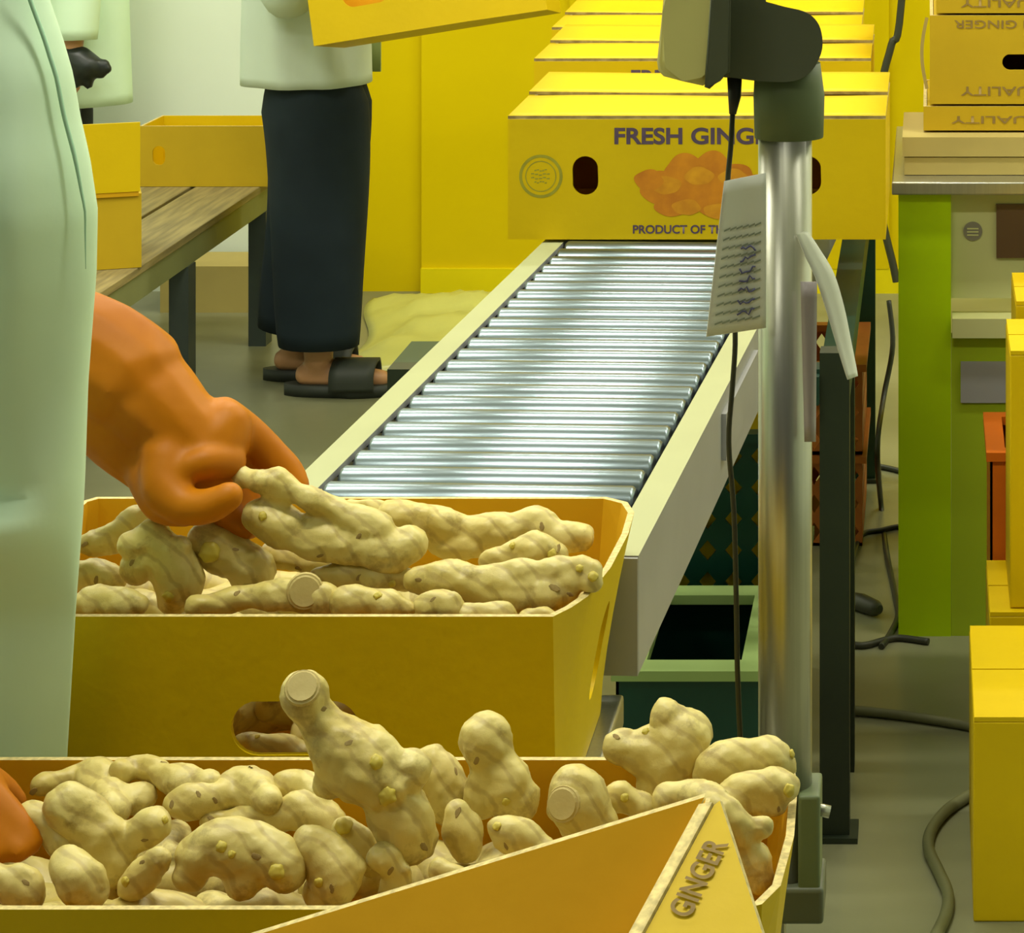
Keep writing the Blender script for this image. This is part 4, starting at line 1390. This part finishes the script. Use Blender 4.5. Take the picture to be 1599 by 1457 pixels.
# ---- worker far left by the white wall
d3w = 6.98
k3w = d3w / F
cx3 = -2.42
w3 = simple_person('person in mint coat with black gloves standing behind the plank table', cx3, d3w, 1, H - (160 - PY) * k3w, M['coat'], M['trouser2'], .115,
                   arms=[[Vector((cx3 + .06, d3w - .16, 1.20)), Vector((cx3 + .15, d3w - .18, .96)), P(112, 88, d3w - .19)], [Vector((cx3, d3w + .12, 1.20)), Vector((cx3 - .03, d3w + .13, .96)), Vector((cx3 + .1, d3w + .12, .80))]],
                   coat_w=(.235, .2, .13))
link('sleeve', MB().tube(smooth_path([Vector((cx3 + .05, d3w - .14, 1.22)), Vector((cx3 + .14, d3w - .165, .98)), P(116, 62, d3w - .18)], 5), [.085 - .0025 * k for k in range(11)], n=18), M['coat'], w3)
gb = chain([(P(104, 84, d3w - .19), .034), (P(124, 96, d3w - .195), .042), (P(136, 104, d3w - .2), .04)])
for tx_, ty_ in ((166, 100), (170, 108), (160, 116), (140, 132)):
    gb += chain([(P(134, 104, d3w - .2), .026), (P((134 + tx_) / 2, (104 + ty_) / 2, d3w - .2), .02), (P(tx_ - 2, ty_, d3w - .2), .013)])
gb += chain([(P(118, 100, d3w - .21), .024), (P(118, 130, d3w - .215), .015)])
link('black_glove', spheres_mesh(gb, .006, 3), M['rubber_black'], w3)

# ------------------------------------------------------------------ plank table on the left with its boxes
TZ = .42
tab = thing('plank_table', 'low wooden plank table with grey-green rails by the white wall', 'table', (-1.95, 6.0, 0))
tx1 = -1.705
ty0, ty1 = 5.05, 6.72
xw = .165
for k in range(3):
    x1 = tx1 - k * (xw + .012)
    link('plank', MB().box(x1 - xw, x1, ty0, ty1, TZ - .018, TZ, bevel=.002), M['wood'], tab)
link('front_rail', MB().box(tx1 - .035, tx1 - .004, ty0, ty1, TZ - .075, TZ - .018), M['tableframe'], tab)
link('back_rail', MB().box(tx1 - .50, tx1 - .47, ty0, ty1, TZ - .075, TZ - .018), M['tableframe'], tab)
for y in (5.10, 5.93, 6.62):
    for x in (tx1 - .045, tx1 - .50):
        link('leg', MB().box(x, x + .045, y - .03, y + .03, 0, TZ - .075), M['tableleg'], tab)
# open tray on the table
dt = DZ(292, TZ)
kt = dt / F
x0, x1 = (218 - PX) * kt, (424 - PX) * kt
tp = [(x0, dt), (x1, dt), (x1, dt + .19), (x0, dt + .19)]
me = open_carton_mesh(tp, tp, TZ + 95 * kt, TZ + .001, .006, rows=1)
hc = P(248, 243, dt)
me = cut_holes(me, [slot_prism((hc.x, dt, hc.z), (1, 0, 0), (0, 0, 1), 20 * kt, 30 * kt, .03)], CM)
tag(link('open_tray', me, [M['carton_dull'], M['carton'], M['cut']]), 'shallow open yellow carton with a small handhole at the far end of the plank table', 'box')
# carton with a raised flap
dt2 = DZ(418, TZ)
kt2 = dt2 / F
x0, x1 = -2.10, (221 - PX) * kt2
t = thing('flap_carton', 'yellow carton with its front flap standing up, near end of the plank table', 'box', ((x0 + x1) / 2, dt2 + .14, TZ))
h2 = 116 * kt2
link('carton_body', MB().box(x0, x1, dt2, dt2 + .28, TZ + .001, TZ + h2), M['carton_dull'], t)
link('flap', MB().box(x0, x1 - .003, dt2 - .008, dt2 - .002, TZ + h2 + .006, TZ + h2 + 112 * kt2), M['carton'], t)
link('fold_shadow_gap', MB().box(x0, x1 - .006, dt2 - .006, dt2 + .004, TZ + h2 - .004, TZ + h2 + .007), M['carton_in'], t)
piv = Vector((x1, dt2, TZ))
tr = Matrix.Translation(piv) @ Matrix.Rotation(math.radians(19), 4, 'Z') @ Matrix.Translation(-piv)
t.location = tr @ t.location
t.rotation_euler = (0, 0, math.radians(19))
# carton on the floor under the table
dq = 6.98
kq = dq / F
link_ = MB().box((250 - PX) * kq, (412 - PX) * kq, dq, dq + .2, .0, H - (416 - PY) * kq)
tag(link('low_carton', link_, M['kraft']), 'flat brown-yellow carton on the floor beneath the plank table', 'box')

# cream plastic film on the floor by the yellow wall
rows = []
for i in range(25):
    row = []
    for j in range(19):
        u, v = i / 24, j / 18
        x = -1.50 + u * .62 + .05 * math.sin(5 * v)
        y = 6.40 + v * .74 - .10 * math.sin(4 * u + 1) * (1 - v)
        e = min(u, 1 - u, v, 1 - v) * 5
        z = .004 + min(1, e) * (.035 + .05 * abs(noise.noise(Vector((u * 4, v * 4, 1)))) + .03 * abs(noise.noise(Vector((u * 11, v * 9, 3)))))
        row.append(Vector((x, y, z)))
    rows.append(row)
tag(link('plastic_film', MB().grid(rows, .002), M['sack']), 'crumpled cream plastic film lying on the floor below the yellow wall', 'plastic film')

# steel pole and loose cable at the yellow wall
pl = MB().tube([Vector(((1333 - PX) * 6.9 / F, 6.9, 0)), Vector(((1333 - PX) * 6.9 / F, 6.9, CEIL))], .021, n=20, up=Vector((1, 0, 0)))
tag(link('steel_pole', pl, M['steel']), 'thin steel pole in front of the yellow wall behind the closed cartons', 'pole')
pth = smooth_path([P(1440, -500, 7.1), P(1408, 0, 7.1), P(1392, 70, 7.1), P(1377, 140, 7.1), P(1372, 300, 7.1), P(1396, 420, 7.1), P(1400, 440, 7.1)], 6)
tag(link('hanging_cable', MB().tube(pth, .011, n=8), M['cable']), 'dark cable hanging down the yellow wall right of the closed cartons', 'cable')


# ------------------------------------------------------------------ plastic crates under the conveyor
def crate(label, x0, x1, y0, y1, z0, z1, m, mr, name='plastic_crate', holes=True, hole_rows=4, group=None, rw=.022):
    t = thing(name, label, 'crate', ((x0 + x1) / 2, (y0 + y1) / 2, z0), group)
    th = .008

    def wall(p0, p1, inner):
        """perforated wall panel from p0 to p1 along its base"""
        L = (p1 - p0).length
        dr = (p1 - p0).normalized()
        nr = Vector((-dr.y, dr.x, 0)) * inner
        hgt = z1 - z0 - .012
        nx = max(3, int(L / .036))
        nz = hole_rows
        mb = MB()
        # lattice of diamond holes
        cx_, cz_ = L / nx, hgt / nz
        for i in range(nx):
            for j in range(nz):
                a, b = i * cx_, j * cz_
                hw, hh = cx_ * .33, cz_ * .33
                ctr = (a + cx_ / 2, b + cz_ / 2)
                inn = [(ctr[0] - hw, ctr[1]), (ctr[0], ctr[1] - hh), (ctr[0] + hw, ctr[1]), (ctr[0], ctr[1] + hh)]
                cor = [(a, b), (a + cx_, b), (a + cx_, b + cz_), (a, b + cz_)]

                def V(q, off):
                    return p0 + dr * q[0] + Vector((0, 0, q[1])) + nr * off
                quads = [(cor[0], cor[1], inn[1]), (cor[1], cor[2], inn[2]), (cor[2], cor[3], inn[3]), (cor[3], cor[0], inn[0]),
                         (cor[0], inn[1], inn[0]), (cor[1], inn[2], inn[1]), (cor[2], inn[3], inn[2]), (cor[3], inn[0], inn[3])]
                for q in quads:
                    mb.poly([V(k, 0) for k in q])
                    mb.poly([V(k, th * .5) for k in q][::-1])
                for k in range(4):
                    mb.poly([V(inn[k], 0), V(inn[(k + 1) % 4], 0), V(inn[(k + 1) % 4], th * .5), V(inn[k], th * .5)])
        bmesh.ops.remove_doubles(mb.bm, verts=mb.bm.verts, dist=.0002)
        return mb
    a, b, c, d_ = Vector((x0, y0, z0)), Vector((x1, y0, z0)), Vector((x1, y1, z0)), Vector((x0, y1, z0))
    for p, q in ((a, b), (b, c), (c, d_), (d_, a)):
        if holes:
            link('side_panel', wall(p, q, 1), m, t)
        else:
            mn = Vector((min(p.x, q.x), min(p.y, q.y), 0))
            mxx = Vector((max(p.x, q.x), max(p.y, q.y), 0))
            link('side_panel', MB().box(mn.x - .002, mxx.x + .002, mn.y - .002, mxx.y + .002, z0, z1 - .012), m, t)
    link('floor_panel', MB().box(x0, x1, y0, y1, z0, z0 + .006), m, t)
    mb = MB()
    fr_o = [(x0 - .008, y0 - .008), (x1 + .008, y0 - .008), (x1 + .008, y1 + .008), (x0 - .008, y1 + .008)]
    fr_i = [(x0 + rw, y0 + rw), (x1 - rw, y0 + rw), (x1 - rw, y1 - rw), (x0 + rw, y1 - rw)]
    for zz, rev in ((z1, False), (z1 - .014, True)):
        for k in range(4):
            q = [Vector((*fr_o[k], zz)), Vector((*fr_o[(k + 1) % 4], zz)), Vector((*fr_i[(k + 1) % 4], zz)), Vector((*fr_i[k], zz))]
            mb.poly(q[::-1] if rev else q)
    for o_ in (fr_o, fr_i):
        for k in range(4):
            mb.poly([Vector((*o_[k], z1 - .014)), Vector((*o_[(k + 1) % 4], z1 - .014)), Vector((*o_[(k + 1) % 4], z1)), Vector((*o_[k], z1))])
    bmesh.ops.remove_doubles(mb.bm, verts=mb.bm.verts, dist=.0002)
    link('rim', mb, mr, t)
    return t


cf = 3.5
crate('green plastic crate with pale green rim on the floor below the near rail', -.425, -.222, cf, cf + .34, .0, H - (1045 - PY) * cf / F, M['crate_green'], M['crate_rim'], holes=False, rw=.036)
c2 = 3.92
crate('perforated dark green crate standing behind the pale-rimmed crate, lower one of two', -.44, -.20, c2 + .02, c2 + .38, .0, .235, M['crate_green'], M['crate_green'], hole_rows=5)
crate('perforated dark green crate stacked on top of its twin under the conveyor', -.44, -.20, c2 + .02, c2 + .38, .237, .49, M['crate_green'], M['crate_green'], hole_rows=5)
crate('rust orange plastic crate tucked between the dark green legs', -.50, -.128, 4.95, 5.30, .0, .175, M['crate_rust'], M['crate_rust'], hole_rows=3)
crate('rust orange plastic crate resting on the one between the dark green legs', -.50, -.128, 4.95, 5.30, .177, .352, M['crate_rust'], M['crate_rust'], hole_rows=3)

# ------------------------------------------------------------------ right side: green-legged steel table with machine
dg_ = DZ(990, 0.0)
kg = dg_ / F
tz = H - (280 - PY) * kg
gx0 = (1403 - PX) * kg
mt = thing('steel_table', 'steel topped table with lime green legs and white panel at the right', 'table', (.35, dg_ + .3, 0))
link('table_top', MB().box((1393 - PX) * kg, .75, dg_ - .03, dg_ + .62, tz - 20 * kg, tz, bevel=.003), M['steel'], mt)
link('leg', MB().box(gx0, gx0 + 82 * kg, dg_ - .012, dg_ + .07, 0, tz - 20 * kg), M['lime'], mt)
link('leg', MB().box(.64, .73, dg_, dg_ + .07, 0, tz - 20 * kg), M['lime'], mt)
link('leg', MB().box(gx0, gx0 + .09, dg_ + .52, dg_ + .60, 0, tz - 20 * kg), M['lime'], mt)
link('leg', MB().box(.64, .73, dg_ + .52, dg_ + .60, 0, tz - 20 * kg), M['lime'], mt)
zw0 = H - (468 - PY) * kg
wp = link('white_panel', MB().box(gx0 + 82 * kg, .64, dg_ + .012, dg_ + .03, zw0, tz - 20 * kg), M['cabinet'], mt)
link('brown_window', MB().box((1556 - PX) * kg, (1640 - PX) * kg, dg_ + .006, dg_ + .0119, H - (404 - PY) * kg, H - (320 - PY) * kg), M['brown'], wp)
mb = MB()
c = P(1519, 361, dg_ + .010)
ring = [c + Vector((math.cos(2 * PI * k / 28) * 15 * kg, 0, math.sin(2 * PI * k / 28) * 15 * kg)) for k in range(28)]
mb.poly(ring)
em = link('round_emblem', mb, M['emblem'], wp)
mb = MB()
for q in (-6, -1, 4):
    mb.poly([c + Vector((sx * 9 * kg, -.0008, (q + sz) * kg)) for sx, sz in ((-1, -1.2), (1, -1.2), (1, 1.2), (-1, 1.2))])
link('emblem_bars', mb, M['cabinet'], em)
link('ledge', MB().box(gx0 + 84 * kg, .64, dg_ - .03, dg_ + .03, H - (522 - PY) * kg, H - (492 - PY) * kg), M['cabinet'], mt)
link('lower_panel', MB().box(gx0 + 82 * kg + .0005, .64, dg_ - .010, dg_ + .02, 0.0, H - (524 - PY) * kg), M['olive'], mt)
link('notice_plate', MB().box((1500 - PX) * kg, (1580 - PX) * kg, dg_ - .014, dg_ - .0101, H - (626 - PY) * kg, H - (562 - PY) * kg), M['rail_side'], mt)

# flat carton and stack on the table
z = tz
ds = dg_ + .04
ks = ds / F
t = thing('flat_carton', 'flat pale carton with a lid line lying on the steel table top', 'box', (.3, ds + .2, z))
zf = H - (246 - PY) * ks
link('carton_body', MB().box((1412 - PX) * ks, .62, ds, ds + .30, z + .001, zf), M['kraft'], t)
link('carton_lid', MB().box((1409 - PX) * ks, .623, ds - .003, ds + .303, zf + .002, H - (214 - PY) * ks), M['kraft'], t)


def flip_text(parent, body, x, y, d, wpx, hpx, m):
    k = d / F
    c = P(x, y, d)
    link('lettering', text_mesh(body, hpx * k, wpx * k, face_mx((c.x, d, c.z), (-1, 0, 0), (0, 0, -1)), bold=.01), m, parent)


zz = H - (214 - PY) * ks
ds2 = ds + .05
k2_ = ds2 / F
prev = zz
for (xl, yt, lab, txts, hole) in (
        (1442, 166, 'lowest dull yellow carton of the stack on the flat pale carton', [('QUALITY', 1560, 186, 150, 14)], False),
        (1452, 24, 'upside-down yellow carton with oval handhole, middle of the stack on the steel table', [('QUALITY', 1568, 141, 136, 17), ('FRESH GINGER', 1580, 38, 180, 13)], True),
        (1462, -110, 'topmost yellow carton of the stack on the steel table, cut by the upper frame edge', [('QUALITY', 1568, 4, 136, 15)], False)):
    z1_ = H - (yt - PY) * k2_
    x0 = (xl - PX) * k2_
    t = thing('stacked_carton', lab, 'box', (x0 + .28, ds2 + .18, prev + .003), 'upside-down cartons on the steel table')
    tp = [(x0, ds2), (x0 + .57, ds2), (x0 + .57, ds2 + .36), (x0, ds2 + .36)]
    me = open_carton_mesh(tp, tp, z1_, prev + .004, .006, rows=1)
    if hole:
        hc = P(1602, 97, ds2)
        me = cut_holes(me, [slot_prism((hc.x, ds2, hc.z), (1, 0, 0), (0, 0, 1), 74 * k2_, 25 * k2_, .03)], CM)
    link('carton_body', me, [M['carton_dull'], M['carton_in'], M['cut']], t)
    link('closed_flap', MB().box(x0 + .007, x0 + .563, ds2 + .007, ds2 + .353, z1_ - .008, z1_ - .001), M['carton_dull'], t)
    if hole:
        rows = [[P(xl - 2 - 8 * math.sin(PI * v), yt + 4 + 110 * v, ds2 + .03 + .06 * u) for v in [q / 8 for q in range(9)]] for u in (0, .5, 1)]
        link('side_flap', MB().grid(rows, .006), M['kraft'], t)
    for tt in txts:
        flip_text(t, *tt[:1], tt[1], tt[2], ds2 - .0004, tt[3], tt[4], M['ink_faint'])
    prev = z1_

# ------------------------------------------------------------------ right foreground cartons and orange crate
da = DZ(1440, 0.0)
ka = da / F
za_ = H - (1120 - PY) * ka
xa_ = (1520 - PX) * ka


def plain_carton(name, label, x0, x1, y0, y1, z0, z1, group=None, mm=None):
    t = thing(name, label, 'box', ((x0 + x1) / 2, (y0 + y1) / 2, z0), group)
    link('carton_body', MB().box(x0, x1, y0, y1, z0, z1 - .006, bevel=.003), mm or M['carton'], t)
    ym = (y0 + y1) / 2
    for a, b in ((y0, ym - .002), (ym + .002, y1)):
        link('top_flap', MB().box(x0 + .001, x1 - .001, a, b, z1 - .006, z1), M['carton'], t)
    return t


plain_carton('floor_carton', 'large yellow carton on the floor at the lower right corner', xa_, xa_ + .55, da, da + .35, 0, za_)
db = DZ(956, za_)
kb = db / F
plain_carton('floor_carton', 'yellow carton on the floor just behind the large lower right one', (1545 - PX) * kb, (1545 - PX) * kb + .5, db, db + .24, 0, za_)
dc = db + .26
kc = dc / F
crate('bright orange plastic crate behind the yellow floor cartons at the right edge', (1548 - PX) * kc, (1548 - PX) * kc + .30, dc, dc + .23, 0, H - (705 - PY) * kc, M['crate_orange'], M['crate_orange'], holes=False)
# leaning stack on the second floor carton
dd_ = db + .015
kd = dd_ / F
zc1 = H - (548 - PY) * kd
plain_carton('tall_carton', 'tall yellow carton standing on the rear floor carton at the right edge', (1577 - PX) * kd, (1577 - PX) * kd + .42, dd_, dd_ + .21, za_ + .001, zc1)

zcr = H - (705 - PY) * kc
plain_carton('small_carton', 'small yellow carton lying on the bright orange crate at the right edge', (1586 - PX) * kc, (1586 - PX) * kc + .26, dc + .0, dc + .22, zcr + .001, zc1 + .02)
for z0_, z1_, lab in ((.008, .215, 'added yellow block inside the lower perforated green crate, for the light through its holes'), (.245, .47, 'added yellow block inside the upper perforated green crate, for the light through its holes')):
    plain_carton('hole_light_box', lab, -.43, -.21, c2 + .034, c2 + .366, z0_, z1_)  # yellow boxes put in to stand for the light showing through the holes
# ------------------------------------------------------------------ cables on the floor


def floor_cable(name, label, pts, r, m, n=6):
    p = []
    for q in pts:
        if len(q) == 2:
            p.append(PZ(q[0], q[1], r))
        else:
            p.append(P(*q))
    return tag(link(name, MB().tube(smooth_path(p, n), r, n=8), m), label, 'cable')


floor_cable('floor_hose', 'thick curved grey hose on the floor at the lower right', [(1540, 1228), (1512, 1243), (1478, 1266), (1455, 1295), (1450, 1325), (1466, 1362), (1480, 1395), (1478, 1425), (1462, 1460), (1440, 1500)], .0085, M['hose'])
floor_cable('floor_cable', 'straight dark cable crossing the floor towards the large right carton', [(1300, 1108), (1340, 1110), (1400, 1116), (1450, 1123), (1515, 1134), (1570, 1146)], .008, M['hose'])
floor_cable('power_cord', 'thin black cord running down beside the lime green leg to the floor', [(1388, 470, 5.2), (1394, 540, 5.15), (1380, 620, 5.1), (1370, 700, 4.95), (1376, 790), (1384, 860), (1398, 930), (1402, 962), (1390, 990), (1376, 1010)], .0055, M['cable'])
floor_cable('floor_cable', 'dark cord on the floor between the dark legs and lime leg, nearer one', [(1310, 1002), (1346, 1008), (1380, 1000), (1404, 996), (1450, 1002)], .006, M['cable'])
floor_cable('thin_cord', 'thin cord looping on the floor behind the dark green legs', [(1330, 880), (1345, 836), (1375, 828), (1405, 822), (1440, 824)], .005, M['cable'])
floor_cable('short_cord', 'short dark cord on the floor by the far dark green leg', [(1372, 728), (1388, 731), (1404, 735), (1430, 742)], .006, M['cable'])
pg = MB().tube([PZ(1322, 936, .016), PZ(1345, 941, .016), PZ(1368, 950, .016), PZ(1374, 952, .016)], [.014, .016, .014, .008], n=12)
tag(link('cable_plug', pg, M['cable']), 'dark cable plug lying on the floor beside the dark leg', 'plug')
